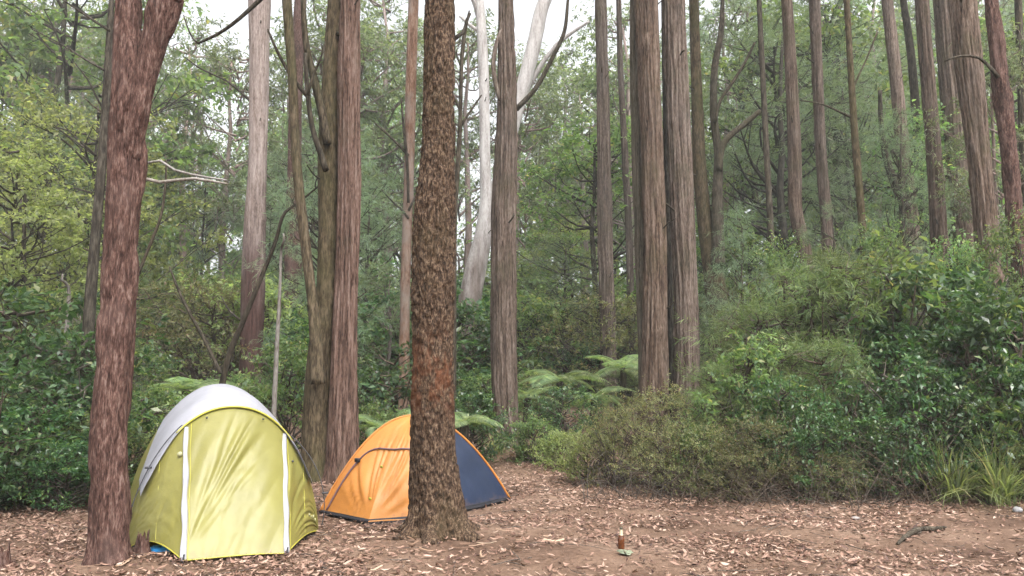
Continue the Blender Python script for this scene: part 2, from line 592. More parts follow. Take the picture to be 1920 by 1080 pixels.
def build_litter():
    n = 210000
    # denser close by, where the blades can be told apart
    y = 3.6 + 16.4 * rng.random(n) ** 1.35
    x = (rng.random(n) * 2 - 1) * (0.72 * y + .8)
    keep = rng.random(n) > bare(x, y) * 0.97
    keep &= rng.random(n) < 0.25 + 0.9 * smooth(.32, .6, fbm(np.stack([x * 1.1, y * 1.7, 0 * x], -1), 3, 40))
    x, y = x[keep], y[keep]
    n = len(x)
    a = rng.random(n) * 2 * math.pi
    tilt = rng.normal(0, .22, n)
    axis = np.stack([np.cos(a), np.sin(a), tilt], -1)
    nrm = unit(np.stack([rng.normal(0, .35, n), rng.normal(0, .35, n), np.ones(n)], -1))
    L = np.where(rng.random(n) < .35, rng.uniform(.05, .09, n), rng.uniform(.018, .05, n))
    W = np.where(L > .06, L * rng.uniform(.18, .32, n), L * rng.uniform(.2, .5, n))
    pos = np.stack([x, y, ground_z(x, y) + .006 + rng.random(n) * .022 + np.abs(tilt) * L * .4], -1)
    axis = unit(axis)
    side = unit(np.cross(axis, nrm))
    up = np.cross(side, axis)
    curl = rng.normal(.08, .2, n)[:, None]
    L = L[:, None]
    W = W[:, None]
    rows = []
    for t, w in ((0, .12), (.4, 1), (.75, .75), (1, .06)):
        c = pos + axis * L * (t - .5) + up * curl * L * (t - .5) ** 2 * 2
        rows += [c + side * W * w / 2, c - side * W * w / 2]
    v = np.stack(rows, 1).reshape(-1, 3)
    b = np.arange(n)[:, None] * 8
    f = np.concatenate([b + np.array([0, 1, 3, 2]), b + np.array([2, 3, 5, 4]), b + np.array([4, 5, 7, 6])])
    o = obj('leaf_litter', v, f, M['litter'])
    tag(o, 'dry pinkish brown fallen gum leaves covering the campsite ground', 'leaf litter', kind='stuff')
    # strips of shed bark
    parts = []
    for k in range(260):
        yy = 4.6 + 8 * random.random()
        xx = random.uniform(-1, 1) * .7 * yy
        if random.random() < .5:
            cx, cy = random.choice(((-3.2, 6.5), (-.7, 7.4), (-2.3, 11), (-.1, 14.6), (-.7, 7.3)))
            xx, yy = cx + random.gauss(0, .6), cy + random.gauss(0, .4)
        L, w, an = random.uniform(.05, .2), random.uniform(.004, .01), random.random() * 6.28
        t = np.linspace(-.5, .5, 6)
        q = np.column_stack([xx + math.cos(an) * L * t - math.sin(an) * L * t ** 2 * random.gauss(0, .4), yy + math.sin(an) * L * t + math.cos(an) * L * t ** 2 * random.gauss(0, .4)])
        z = ground_z(q[:, 0], q[:, 1]) + .02 + np.abs(t) * L * random.uniform(0, .25)
        sd = np.array([-math.sin(an), math.cos(an), random.gauss(0, .4)]) * w
        c = np.column_stack([q, z])
        V = np.empty((18, 3))
        V[0::3], V[1::3], V[2::3] = c + sd, c + np.array([0, 0, w * .7]), c - sd
        parts.append((V, grid_faces(6, 3)))
    v, f = join(parts)
    tag(obj('bark_litter', v, f, M['litter']), 'curled strips of shed brown bark among the fallen leaves', 'bark strips', kind='stuff')
    # fallen twigs
    parts = []
    for k in range(420):
        yy = 4.5 + 9 * random.random()
        xx = random.uniform(-1, 1) * .7 * yy
        L = random.uniform(.08, .45) * (1 if random.random() < .9 else 2)
        an = random.random() * 6.28
        q = []
        for t in (0, .35, .7, 1):
            px, py = xx + math.cos(an) * L * t + random.gauss(0, .02) * L * 2, yy + math.sin(an) * L * t + random.gauss(0, .02)
            q.append((px, py))
        q = np.array(q)
        z = ground_z(q[:, 0], q[:, 1]) + .022
        r = random.uniform(.002, .005)
        parts.append(tube(np.column_stack([q, z]), [r, r, r * .8, r * .4], 4))
    v, f = join(parts)
    tag(obj('twig_litter', v, f, M['twig']), 'thin dry twigs scattered among the fallen leaves', 'twigs', kind='stuff')


build_litter()


# ------------------------------------------------------------------ big trees
def bark_displace(kind, seed, base_z, flare=0.0, lobes=5, fl_h=0.5):
    def fn(rr, dirs, P):
        r0 = rr[:, :1]
        ang = np.arctan2(dirs[..., 1], dirs[..., 0])
        z = np.repeat(P[:, 2:3], rr.shape[1], 1)
        R = np.maximum(r0, .05)
        if kind == 'string':
            tw = ang + .12 * np.sin(z * .7 + seed)
            q = np.stack([np.cos(tw) * R * 20, np.sin(tw) * R * 20, z * .75 + 3 * vnoise(np.stack([np.cos(tw) * 3, np.sin(tw) * 3, z * .8], -1), seed)], -1)
            a = np.abs(2 * vnoise(q, seed) - 1)
            b = np.abs(2 * vnoise(q * np.array([2.1, 2.1, 2.6]), seed + 4) - 1)
            d = .046 * (a ** .7) + .018 * b - .026
        elif kind == 'flake':
            q = np.stack([np.cos(ang) * R * 42, np.sin(ang) * R * 42, z * 22], -1)
            q2 = np.stack([np.cos(ang) * R * 14, np.sin(ang) * R * 14, z * 5], -1)
            d = .020 * (smooth(.35, .6, vnoise(q, seed)) - .5) + .018 * (fbm(q2, 2, seed + 5) - .5) + .01 * (vnoise(q * 1.9, seed + 2) - .5)
        elif kind == 'red':
            q = np.stack([np.cos(ang) * R * 18, np.sin(ang) * R * 18, z * 2.6], -1)
            d = .018 * (smooth(.4, .62, vnoise(q, seed)) - .5) + .014 * (fbm(q * 2.3, 2, seed + 3) - .5)
            lump = vnoise(np.stack([np.cos(ang) * 1.6, np.sin(ang) * 1.6, z * 2.2], -1), seed + 8)
            d = d + .03 * smooth(.62, .8, lump)
        else:
            q = np.stack([np.cos(ang) * R * 12, np.sin(ang) * R * 12, z * 2.0], -1)
            d = .012 * (fbm(q, 2, seed) - .5)
        rk = np.random.default_rng(seed + 77)
        for _ in range(7):
            a0, z0, sz = rk.uniform(-3.1, 3.1), base_z + rk.uniform(.6, 7.5), rk.uniform(.7, 1.3)
            da = np.angle(np.exp(1j * (ang - a0))) * R
            dz = z - z0
            d = d + (.3 if kind in ('flake', 'red') else 1) * sz * (.035 * np.exp(-(da / .07) ** 2 - (dz / .09) ** 2) - .03 * np.exp(-(da / .022) ** 2 - (dz / .03) ** 2)) * (R > .09)
        low = vnoise(np.stack([np.cos(ang) * 1.1, np.sin(ang) * 1.1, z * .5], -1), seed + 11) - .5
        out = rr * (1 + .16 * low) + d * np.minimum(1, R / .16)
        if flare:
            h = np.clip((z - base_z) / fl_h, 0, 4)
            lob = .55 + .45 * np.cos(lobes * ang + 1.3 * np.sin(ang + seed) + seed)
            out = out + r0 * flare * np.exp(-h * 2.2) * lob
        return out
    return fn


def px_path(pts, depth, lean=0.0):
    """rows (px, py, width px) from the top down -> rows x, y, z, radius from the base up"""
    out = []
    for k, (px, py, w) in enumerate(pts):
        d = depth + lean * (k / max(1, len(pts) - 1))
        p = at(px, py, d)
        dist = np.dot(p - CAM, FWD)
        out.append([*p, w / 2 * dist / F])
    return np.array(out)[::-1]


def trunk_mesh(P, segs, step, kind, seed, flare=0, lobes=5, fl_h=.5, ext=6.0, base=True, fine_top=None):
    P = P.copy()
    if base:
        g = gz(P[0, 0], P[0, 1])
        if P[0, 2] > g + .02:
            d = P[0] - P[min(1, len(P) - 1)]
            k = (P[0, 2] - (g - .25)) / max(.2, -d[2])
            x = P[0, 0] + np.clip(d[0] * k, -.25, .25)
            P = np.vstack([[x, P[0, 1], g - .25, P[0, 3] * 1.06], P])
        else:
            P = np.vstack([[P[0, 0], P[0, 1], g - .25, P[0, 3] * 1.02], P])
    if ext:
        d = P[-1, :3] - P[-2, :3]
        d = d / np.linalg.norm(d)
        rng2 = np.random.default_rng(seed)
        a = P[-1, :3] + d * ext * .5 + np.array([rng2.normal(0, .15), rng2.normal(0, .2), 0])
        b = a + (d + np.array([rng2.normal(0, .06), rng2.normal(0, .06), .1])) * ext * .5
        P = np.vstack([P, [*a, P[-1, 3] * .85], [*b, P[-1, 3] * .5]])
    L = np.sum(np.linalg.norm(np.diff(P[:, :3], axis=0), axis=1))
    S = spline(P, max(6, int(L / step)))
    return S, tube(S[:, :3], S[:, 3], segs, True, bark_displace(kind, seed, P[0, 2] + .25, flare, lobes, fl_h))


GUM = {}


def crown_arrays(seed, R, H, K, twigs, per, L, W, droop=.2, up=.3, needle=False, base=0.25, shell=.55, branch=True, squash=1.0):
    """clumps of twigs and blades spread through a crown that sits on z = 0..H"""
    r = np.random.default_rng(seed)
    # clump centres
    u = r.random(K)
    zz = (base + (1 - base) * u ** .8) * H
    t = (zz / H - base) / (1 - base)
    prof = np.sin(np.pi * np.clip(.12 + .86 * t, 0, 1)) ** .6
    rad = R * prof * (shell + (1 - shell) * r.random(K)) * np.sqrt(.25 + .75 * r.random(K))
    an = r.random(K) * 2 * math.pi
    C = np.stack([rad * np.cos(an), rad * np.sin(an), zz], -1)
    C[:, :2] += r.normal(0, .12 * R, (K, 2))
    axis0 = np.stack([np.cos(an), np.sin(an), up + 0 * an], -1)
    # twigs
    n = K * twigs
    ci = np.repeat(np.arange(K), twigs)
    cs = (R * .22) * (0.6 + .8 * r.random(K))
    td = unit(axis0[ci] * .7 + r.normal(0, .75, (n, 3)) + np.array([0, 0, up * .5 - droop * .6]))
    tb = C[ci] + r.normal(0, .5, (n, 3)) * cs[ci][:, None] * np.array([1, 1, .6 * squash])
    tl = cs[ci] * r.uniform(.5, 1.3, n)
    # leaves
    m = n * per
    ti = np.repeat(np.arange(n), per)
    s = np.tile((np.arange(per) + .5) / per, n) + r.normal(0, .05, m)
    pos = tb[ti] + td[ti] * (tl[ti] * s)[:, None]
    pos[:, 2] -= droop * (tl[ti] * s) ** 2 * .8
    pr = r.normal(0, 1, (m, 3))
    pr = unit(pr - td[ti] * np.sum(pr * td[ti], 1, keepdims=True))
    if needle:
        ax = td[ti] * .55 + pr * .45 + np.array([0, 0, -droop])
        nr = r.normal(0, 1, (m, 3))
    else:
        ax = td[ti] * .45 + pr * .8 + np.array([0, 0, -droop * .8])
        nr = np.array([0, 0, 1.0]) + r.normal(0, .55, (m, 3))
    Ls = L * r.uniform(.6, 1.35, m)
    leaf = leaf_quads(pos, ax, nr, Ls, Ls * W)
    br = []
    if branch:
        for k in range(K):
            s0 = np.array([0, 0, max(.1 * H, zz[k] - rad[k] * r.uniform(.5, 1.0))])
            e = C[k]
            midp = s0 * .45 + e * .55 + np.array([r.normal(0, .06 * R), r.normal(0, .06 * R), r.normal(-.04, .05) * R])
            r0 = .008 * H ** .5 * (.7 + .5 * r.random())
            pth = spline([s0, midp, e], 7)
            br.append(tube(pth, np.linspace(r0 * 1.6, r0 * .35, 7), 4, False))
            for q in range(3):
                ii = k * twigs + r.integers(twigs)
                br.append(tube(np.array([pth[4 + q % 3], tb[ii], tb[ii] + td[ii] * tl[ii] * .8]), [r0 * .5, r0 * .35, r0 * .15], 3, False))
    return leaf, br


# high open gum crowns shared by the tall trees
CROWNS = []
for k in range(3):
    (lv, lf), br = crown_arrays(300 + k, 2.6, 5.5, 20, 6, 12, .16, .26, droop=.5, up=.35, base=.15)
    CROWNS.append((mesh('crown', lv, lf, M['gum_leaf']), mesh('limbs', *join(br), M['twig'])))

TREE_N = [0]


def big_tree(name, label, depth, pts, mat, kind='string', segs=72, step=.07, flare=0.35, lobes=5, fl_h=.5, ext=7, extra=(), crown=True, lean=0.0, group=None, crown_scale=1.0):
    TREE_N[0] += 1
    seed = 17 * TREE_N[0]
    P = px_path(pts, depth, lean)
    S, (v, f) = trunk_mesh(P, segs, step, kind, seed, flare, lobes, fl_h, ext)
    base = np.array([S[0, 0], S[0, 1], gz(S[0, 0], S[0, 1])])
    root = empty(name, base)
    tag(root, label, 'tree', group)
    obj('trunk', v - base, f, mat, root)
    for e in extra:
        nm, epts, emat = e[0], e[1], e[2]
        ed = e[3] if len(e) > 3 else depth
        el = e[4] if len(e) > 4 else 0.0
        eext = e[5] if len(e) > 5 else 0
        Q = px_path(epts, ed, el)
        sg = 40 if Q[:, 3].max() > .05 else (12 if Q[:, 3].max() > .02 else 7)
        S2, (v2, f2) = trunk_mesh(Q, sg, step if sg == 40 else .12, kind if sg == 40 else 'plain', seed + 3, 0, ext=eext, base=False)
        obj(nm, v2 - base, f2, M[emat] if isinstance(emat, str) else emat, root)
    rs = np.random.default_rng(seed + 5)
    if pts[-1][2] > 22 and kind not in ('flake', 'red'):
        for _ in range(3):
            i = int(rs.uniform(.12, .6) * len(S))
            a0 = rs.choice([-1, 1]) * rs.uniform(.2, 1.2) - math.pi / 2
            dr = np.array([math.cos(a0), math.sin(a0), rs.uniform(.1, .8)])
            r0 = S[i, 3]
            L = rs.uniform(.06, .3)
            b0 = S[i, :3] - base + dr * r0 * .7
            w0 = rs.uniform(.012, .022)
            obj('branch_stub', *tube(spline([b0, b0 + dr * (L * .5 + r0 * .3), b0 + dr * (L + r0 * .3) + np.array([0, 0, rs.normal(0, .04)])], 6), np.linspace(w0, w0 * .6, 6), 7), M['bark_dark'], root)
    if crown:
        cm, lm = CROWNS[TREE_N[0] % 3]
        top = S[-1, :3] - base
        for me_, nm in ((cm, 'crown'), (lm, 'limb')):
            o = bpy.data.objects.new(nm, me_)
            s = crown_scale * (0.9 + .3 * ((TREE_N[0] * 7) % 5) / 5)
            o.location = top - np.array([0, 0, 1.6 * s])
            o.rotation_euler = (0, 0, TREE_N[0] * 1.9)
            o.scale = (s, s, s)
            link(o, root)
    return root


big_tree('forked_tree', 'red brown flaky barked tree that forks near the top, beside the yellow tent', 6.47,
         [(240, -60, 42), (240, 0, 44), (241, 110, 52), (238, 270, 61), (228, 420, 56), (222, 540, 56), (212, 700, 57), (207, 800, 60), (205, 950, 66), (205, 1046, 70)],
         M['bark_red'], 'red', 128, .03, .34, 5, .2, 6,
         extra=[('fork_stem', [(330, -60, 46), (312, 0, 50), (290, 80, 46), (268, 160, 44), (252, 240, 40), (244, 300, 30)], 'bark_red', 6.44, 0, 5),
                ('dead_branch', [(428, 345, 3), (385, 338, 5), (345, 334, 6), (310, 343, 6), (262, 333, 7), (235, 332, 8)], 'twig_pale', 6.5),
                ('dead_branch', [(425, 338, 3), (380, 331, 4), (330, 320, 5), (290, 297, 5), (262, 312, 5), (240, 320, 6)], 'twig_pale', 6.55)])
big_tree('flared_tree', 'thick dark mossy tree with flared roots in front of the orange tent', 7.45,
         [(826, -50, 50), (824, 0, 53), (822, 200, 55), (820, 300, 60), (814, 400, 74), (811, 540, 80), (811, 640, 74), (811, 740, 79), (812, 840, 82), (815, 900, 90), (820, 950, 100), (822, 1000, 106)],
         M['bark_center'], 'flake', 170, .022, .75, 6, .17, 7,
         extra=[('branch', [(880, 20, 3), (868, 62, 7), (852, 72, 9), (840, 95, 12), (828, 110, 12)], 'bark_dark', 7.5)])
big_tree('slender_tree', 'slender dark straight tree just left of the forked red tree', 10.8,
         [(210, -20, 8), (209, 0, 9), (204, 110, 14), (198, 210, 16), (189, 330, 17), (180, 430, 18), (171, 540, 20), (160, 700, 22), (151, 850, 26)],
         M['bark_dark'], 'plain', 32, .1, .2, 4, .4, 4,
         extra=[('branch', [(118, 0, 3), (160, 28, 4), (190, 48, 5), (206, 58, 5)], 'bark_dark', 10.7),
                ('branch', [(60, 55, 2), (110, 80, 3), (150, 105, 4), (196, 132, 5)], 'bark_dark', 10.6),
                ('branch', [(140, 118, 2), (165, 150, 3), (185, 190, 4), (194, 205, 4)], 'bark_dark', 10.9),
                ('branch', [(255, 175, 2), (235, 195, 2), (215, 200, 3), (201, 212, 4)], 'bark_dark', 10.9)], crown_scale=.7)
big_tree('pale_topped_tree', 'tall gum with pale pink upper trunk and dark red lower bark behind the yellow tent', 20,
         [(489, -40, 40), (487, 0, 42), (486, 150, 36), (483, 300, 32), (478, 420, 38), (474, 540, 42), (472, 640, 42), (470, 725, 46)],
         bark_mat('bark_two_tone', [(.3, (.2, .145, .12)), (.5, (.42, .32, .28)), (.75, (.64, .53, .48))], 20, 1.4, ((.5, .42, .4), 1.0, .5, .7, .6), None, .7, 60, ((.24, .15, .14), -.6, 7.8, 1.0), .5),
         'plain', 48, .12, .2, ext=9,
         extra=[('branch', [(345, 106, 2), (372, 126, 3), (400, 140, 3), (430, 155, 4), (470, 190, 5), (485, 204, 6)], 'bark_dark', 20)])
big_tree('mossy_twin_tree', 'mossy olive tree joined at its foot to a red stringybark behind the tents', 11.4,
         [(633, -40, 32), (632, 0, 34), (622, 150, 34), (616, 290, 38), (617, 420, 38), (614, 560, 42), (606, 640, 50), (599, 720, 54), (595, 800, 56), (592, 885, 60)],
         M['bark_olive'], 'plain', 80, .07, .45, 5, .3, 7,
         extra=[('side_stem', [(537, -40, 18), (538, 0, 18), (549, 150, 17), (556, 300, 18), (572, 450, 19), (586, 570, 20), (592, 640, 24), (596, 720, 28)], 'bark_olive', 11.0, 0, 4),
                ('branch', [(568, 0, 9), (574, 80, 12), (590, 150, 15), (604, 210, 16), (614, 270, 16)], 'bark_olive', 11.2),
                ('branch', [(572, 100, 7), (577, 170, 9), (585, 235, 10), (600, 285, 11), (612, 320, 12)], 'bark_dark', 11.0),
                ('branch', [(502, 55, 4), (522, 100, 6), (548, 145, 7), (575, 178, 8)], 'bark_dark', 11.0),
                ('branch', [(610, 80, 3), (602, 108, 4), (588, 140, 5), (577, 178, 6)], 'bark_dark', 10.9),
                ('bough', [(370, 82, 4), (408, 64, 6), (440, 42, 7), (472, 14, 8), (510, -22, 9), (538, -50, 11)], 'bark_dark', 11.0),
                ('branch', [(344, 28, 2), (352, 52, 3), (360, 70, 3), (371, 81, 4)], 'bark_dark', 11.0)])
big_tree('stringybark_tree', 'red stringybark trunk pressed against the mossy olive tree', 11.25,
         [(658, -40, 34), (657, 0, 36), (655, 200, 38), (654, 400, 40), (650, 540, 42), (648, 640, 46), (645, 740, 50), (642, 820, 56), (640, 885, 60)],
         M['bark_string_red'], 'string', 110, .055, .3, 5, .3, 8)
big_tree('slim_orange_tree', 'slim tree with peeling orange bark left of the thick middle tree', 18,
         [(776, -40, 20), (775, 0, 20), (771, 150, 20), (768, 300, 19), (763, 450, 19), (759, 600, 19), (757, 785, 22)],
         M['bark_orange'], 'plain', 28, .12, .2, ext=7,
         extra=[('branch', [(752, 185, 3), (758, 250, 5), (764, 310, 5), (766, 380, 5)], 'bark_dark', 17.8),
                ('branch', [(702, 230, 2), (725, 250, 4), (748, 272, 5), (766, 292, 6)], 'bark_dark', 17.9),
                ('branch', [(715, 355, 2), (738, 380, 3), (755, 395, 4), (766, 410, 5)], 'bark_dark', 17.9),
                ('branch', [(800, 330, 2), (788, 352, 4), (776, 375, 4), (766, 395, 5)], 'bark_dark', 17.9)])
big_tree('ghost_gum', 'smooth white gum with a bent lower trunk and a pale forked limb', 23,
         [(898, -30, 15), (903, 60, 18), (907, 150, 19), (909, 300, 20), (911, 380, 24), (906, 440, 32), (893, 500, 38), (880, 570, 40), (871, 640, 40), (867, 700, 42)],
         M['bark_white'], 'plain', 40, .15, .2, ext=6,
         extra=[('limb', [(1030, -20, 22), (1015, 20, 24), (1000, 90, 26), (985, 150, 26), (968, 215, 24), (945, 300, 22), (920, 385, 22)], 'bark_white', 23.2, 0, 4),
                ('limb', [(1105, 40, 4), (1060, 70, 7), (1035, 95, 8), (1010, 130, 9), (985, 175, 10)], 'bark_white', 23.3),
                ('limb', [(1065, 0, 5), (1058, 60, 7), (1035, 110, 8), (1005, 165, 9), (968, 205, 10)], 'bark_dark', 22),
                ('limb', [(880, -20, 8), (895, 20, 10), (903, 60, 12)], 'bark_white', 23),
                ('limb', [(862, 30, 5), (880, 46, 6), (902, 62, 8)], 'bark_white', 23)])
big_tree('crooked_sapling', 'thin crooked dark sapling showing right of the thick middle tree', 13,
         [(882, 25, 4), (874, 45, 7), (866, 110, 7), (864, 180, 7), (862, 250, 8), (857, 330, 9), (852, 400, 10), (851, 520, 10), (850, 660, 11), (850, 790, 12)],
         M['bark_dark'], 'plain', 14, .12, .1, ext=0, crown=False,
         extra=[('branch', [(903, 178, 3), (888, 200, 4), (873, 222, 5), (862, 240, 5)], 'bark_dark', 13)])
big_tree('stringybark_tree', 'straight brown stringybark standing alone right of the thick middle tree', 15,
         [(950, -40, 25), (949, 0, 27), (950, 200, 35), (945, 400, 44), (944, 600, 49), (945, 700, 49), (948, 780, 47), (951, 845, 50)],
         M['bark_string'], 'string', 110, .06, .25, 5, .35, 9,
         extra=[('branch', [(940, 55, 6), (931, 80, 8), (925, 120, 9), (930, 160, 9), (940, 190, 9)], 'bark_string', 14.9)])
big_tree('stringybark_tree', 'lone slim grey brown trunk above the tree ferns', 22,
         [(1125, -40, 22), (1126, 0, 23), (1131, 200, 24), (1134, 400, 26), (1138, 540, 29), (1140, 680, 32)],
         M['bark_string'], 'string', 64, .1, .2, ext=9)
big_tree('stringybark_tree', 'greenish stringybark stem on the left of the tight trunk clump', 14.4,
         [(1195, -40, 26), (1196, 0, 27), (1197, 200, 28), (1203, 400, 28), (1208, 540, 28), (1212, 660, 28), (1216, 760, 32)],
         M['bark_string_olive'], 'string', 84, .06, .2, ext=8)
big_tree('stringybark_tree', 'broad grey stringybark trunk in the middle of the tight trunk clump', 14.0,
         [(1210, -40, 38), (1212, 0, 40), (1219, 200, 40), (1226, 400, 42), (1229, 540, 44), (1228, 660, 46), (1226, 760, 52)],
         M['bark_string'], 'string', 110, .055, .3, ext=9)
big_tree('slim_tree', 'narrow dark stem squeezed inside the tight trunk clump', 15,
         [(1244, -40, 10), (1245, 0, 11), (1248, 200, 12), (1252, 400, 13), (1256, 600, 14), (1258, 760, 15)],
         M['bark_dark'], 'plain', 20, .12, .2, ext=5, crown_scale=.6)
big_tree('stringybark_tree', 'tall reddish stringybark on the right of the tight trunk clump', 14.3,
         [(1262, -40, 38), (1263, 0, 40), (1270, 200, 40), (1279, 400, 42), (1286, 560, 43), (1287, 660, 45), (1286, 770, 50)],
         M['bark_string'], 'string', 110, .055, .3, ext=9)
big_tree('slim_tree', 'thin grey pole of a tree behind the lone slim trunk and the clump', 24,
         [(1158, -40, 10), (1160, 0, 10), (1163, 120, 11), (1170, 260, 12), (1178, 420, 13), (1184, 600, 14)],
         M['bark_string'], 'plain', 18, .2, .2, ext=6)
big_tree('double_stemmed_tree', 'smooth brown tree splitting low into two stems right of the clump', 18,
         [(1300, -40, 18), (1301, 0, 18), (1305, 150, 20), (1311, 300, 24), (1320, 400, 27), (1332, 470, 36), (1342, 540, 40), (1348, 640, 42)],
         M['bark_olive'], 'plain', 44, .1, .2, ext=7,
         extra=[('side_stem', [(1356, -30, 7), (1352, 60, 11), (1340, 130, 13), (1339, 220, 14), (1347, 290, 16), (1345, 370, 20), (1346, 430, 24), (1347, 500, 28)], 'bark_olive', 17.8, 0, 5),
                ('branch', [(1425, 208, 9), (1400, 230, 10), (1372, 252, 11), (1354, 275, 12), (1348, 320, 12)], 'bark_olive', 17.7),
                ('branch', [(1415, 80, 4), (1395, 120, 5), (1370, 160, 6), (1350, 190, 6), (1340, 230, 7)], 'bark_olive', 17.7)])
big_tree('slim_tree', 'thin dark upright tree between the double stemmed tree and two brown trunks', 15.5,
         [(1421, -30, 8), (1423, 0, 9), (1431, 160, 10), (1439, 320, 11), (1445, 430, 12), (1450, 560, 13)],
         M['bark_dark'], 'plain', 18, .12, .2, ext=5)
big_tree('brown_trunk_tree', 'kinked brown trunk, first of the two matching trunks above the right thicket', 17,
         [(1473, -40, 19), (1475, 0, 20), (1484, 150, 22), (1490, 300, 24), (1491, 390, 24), (1508, 470, 26), (1516, 560, 28)],
         M['bark_string'], 'plain', 44, .1, .2, ext=8)
big_tree('brown_trunk_tree', 'straight brown trunk, second of the two matching trunks above the right thicket', 17.4,
         [(1525, -40, 19), (1527, 0, 20), (1531, 100, 20), (1540, 300, 19), (1550, 420, 22), (1558, 560, 24)],
         M['bark_string'], 'plain', 44, .1, .2, ext=8)
big_tree('slim_tree', 'slim green barked tree with side twigs above the right thicket', 16,
         [(1584, -30, 10), (1587, 0, 11), (1596, 150, 12), (1603, 260, 13), (1613, 380, 14), (1624, 520, 15)],
         M['bark_olive'], 'plain', 20, .12, .2, ext=5,
         extra=[('branch', [(1500, 188, 2), (1540, 195, 3), (1575, 210, 4), (1600, 222, 5)], 'bark_olive', 16),
                ('branch', [(1645, 60, 3), (1625, 110, 3), (1606, 150, 4), (1597, 175, 4)], 'bark_olive', 16)])
big_tree('grey_trunk_tree', 'grey brown trunk with a dark slanting dead stem beside it', 20,
         [(1660, -40, 20), (1663, 0, 20), (1680, 150, 22), (1692, 280, 26), (1702, 380, 34), (1712, 520, 38)],
         M['bark_string'], 'plain', 40, .12, .2, ext=8,
         extra=[('dead_stem', [(1650, 170, 7), (1652, 230, 9), (1660, 290, 12), (1680, 350, 15), (1700, 395, 16)], 'bark_dark', 19.6)])
big_tree('slim_tree', 'thin dark trunk between the grey trunk and the brown right hand trunks', 21,
         [(1690, -40, 11), (1694, 0, 12), (1708, 100, 14), (1718, 220, 15), (1724, 330, 15), (1730, 520, 17)],
         M['bark_dark'], 'plain', 22, .15, .2, ext=6)
big_tree('brown_trunk_tree', 'leaf flecked brown trunk left of the two broad trunks at the right', 17,
         [(1726, -40, 23), (1729, 0, 24), (1739, 140, 25), (1750, 280, 26), (1758, 400, 27), (1764, 540, 28)],
         M['bark_string'], 'string', 64, .09, .2, ext=8)
big_tree('broad_pale_tree', 'broad pale stringybark half hidden behind a redder trunk at the right', 20,
         [(1768, -40, 40), (1773, 0, 42), (1785, 150, 44), (1800, 300, 46), (1815, 450, 50), (1822, 560, 54)],
         M['bark_string'], 'string', 84, .1, .2, ext=9)
big_tree('broad_red_tree', 'broad reddish leaning stringybark at the right with bushes at its foot', 14,
         [(1798, -40, 40), (1803, 0, 42), (1820, 150, 43), (1836, 300, 40), (1848, 430, 38), (1860, 580, 42)],
         M['bark_string'], 'string', 100, .06, .2, ext=9)
big_tree('leaning_tree', 'reddish trunk leaning in at the far right edge of the clearing', 12.5,
         [(1852, -40, 22), (1858, 0, 23), (1876, 150, 27), (1889, 260, 28), (1903, 400, 29), (1916, 520, 29), (1926, 640, 30)],
         M['bark_red'], 'red', 64, .07, .2, ext=7,
         extra=[('branch', [(1770, 115, 3), (1800, 105, 4), (1835, 108, 5), (1855, 125, 6), (1872, 145, 8)], 'bark_dark', 12.4)])
big_tree('slim_tree', 'thin dark tree grazing the upper right corner', 16,
         [(1905, -40, 12), (1909, 0, 13), (1914, 130, 14), (1918, 260, 14), (1924, 420, 15), (1930, 560, 16)],
         M['bark_dark'], 'plain', 20, .15, .2, ext=6)
big_tree('dark_stump_tree', 'dark reddish trunk in the shade behind the mossy tree', 26,
         [(555, 150, 24), (553, 300, 26), (551, 440, 32), (549, 560, 34), (548, 640, 38)],
         M['bark_red'], 'plain', 30, .2, .2, ext=9)
big_tree('pale_sapling', 'pale thin sapling standing between the yellow tent and the mossy tree', 11.0,
         [(527, 470, 5), (525, 540, 6), (521, 620, 8), (517, 700, 9), (513, 785, 10)],
         M['twig_pale'], 'plain', 10, .1, 0, ext=.2, crown=False)
big_tree('pale_sapling', 'pale thin sapling in the dim bushes far left', 13,
         [(129, 540, 6), (126, 600, 7), (122, 680, 8), (117, 790, 9)],
         M['twig_pale'], 'plain', 10, .1, 0, ext=.2, crown=False)
big_tree('bent_sapling', 'bent dark sapling behind the forked red tree', 10,
         [(311, 300, 3), (311, 335, 4), (303, 400, 5), (285, 450, 6), (265, 500, 6), (250, 545, 7), (243, 640, 8), (240, 780, 9)],
         M['bark_dark'], 'plain', 10, .1, 0, ext=.0, crown=False)
big_tree('leaning_dead_sapling', 'two dark dead stems splayed in a V behind the yellow tent', 11.5,
         [(598, 348, 3), (560, 380, 4), (532, 402, 6), (516, 455, 7), (490, 520, 8), (460, 592, 10), (432, 660, 11), (415, 728, 12)],
         M['bark_dark'], 'plain', 10, .1, 0, ext=0, crown=False,
         extra=[('dead_stem', [(318, 500, 3), (335, 545, 5), (360, 595, 6), (390, 650, 7), (413, 700, 8)], 'bark_dark', 11.4),
                ('branch', [(415, 555, 2), (428, 580, 3), (450, 600, 4)], 'bark_dark', 11.5)])

# ------------------------------------------------------------------ understorey trees, shrubs, ferns, tussocks
def proto_tree(seed, leafmat, barkmat, H, R, K, twigs, per, L, W, **kw):
    (lv, lf), br = crown_arrays(seed, R, H, K, twigs, per, L, W, **kw)
    r = np.random.default_rng(seed + 1)
    n = 10
    z = np.linspace(-.3, H * .95, n)
    wob = np.cumsum(r.normal(0, .012 * H, (n, 2)), 0) * .6
    wob -= wob[0]
    path = np.column_stack([wob, z])
    br = [tube(path, np.linspace(.014 * H, .003 * H, n), 8, True)] + br
    return mesh('crown', lv, lf, leafmat), mesh('trunk', *join(br), barkmat), H


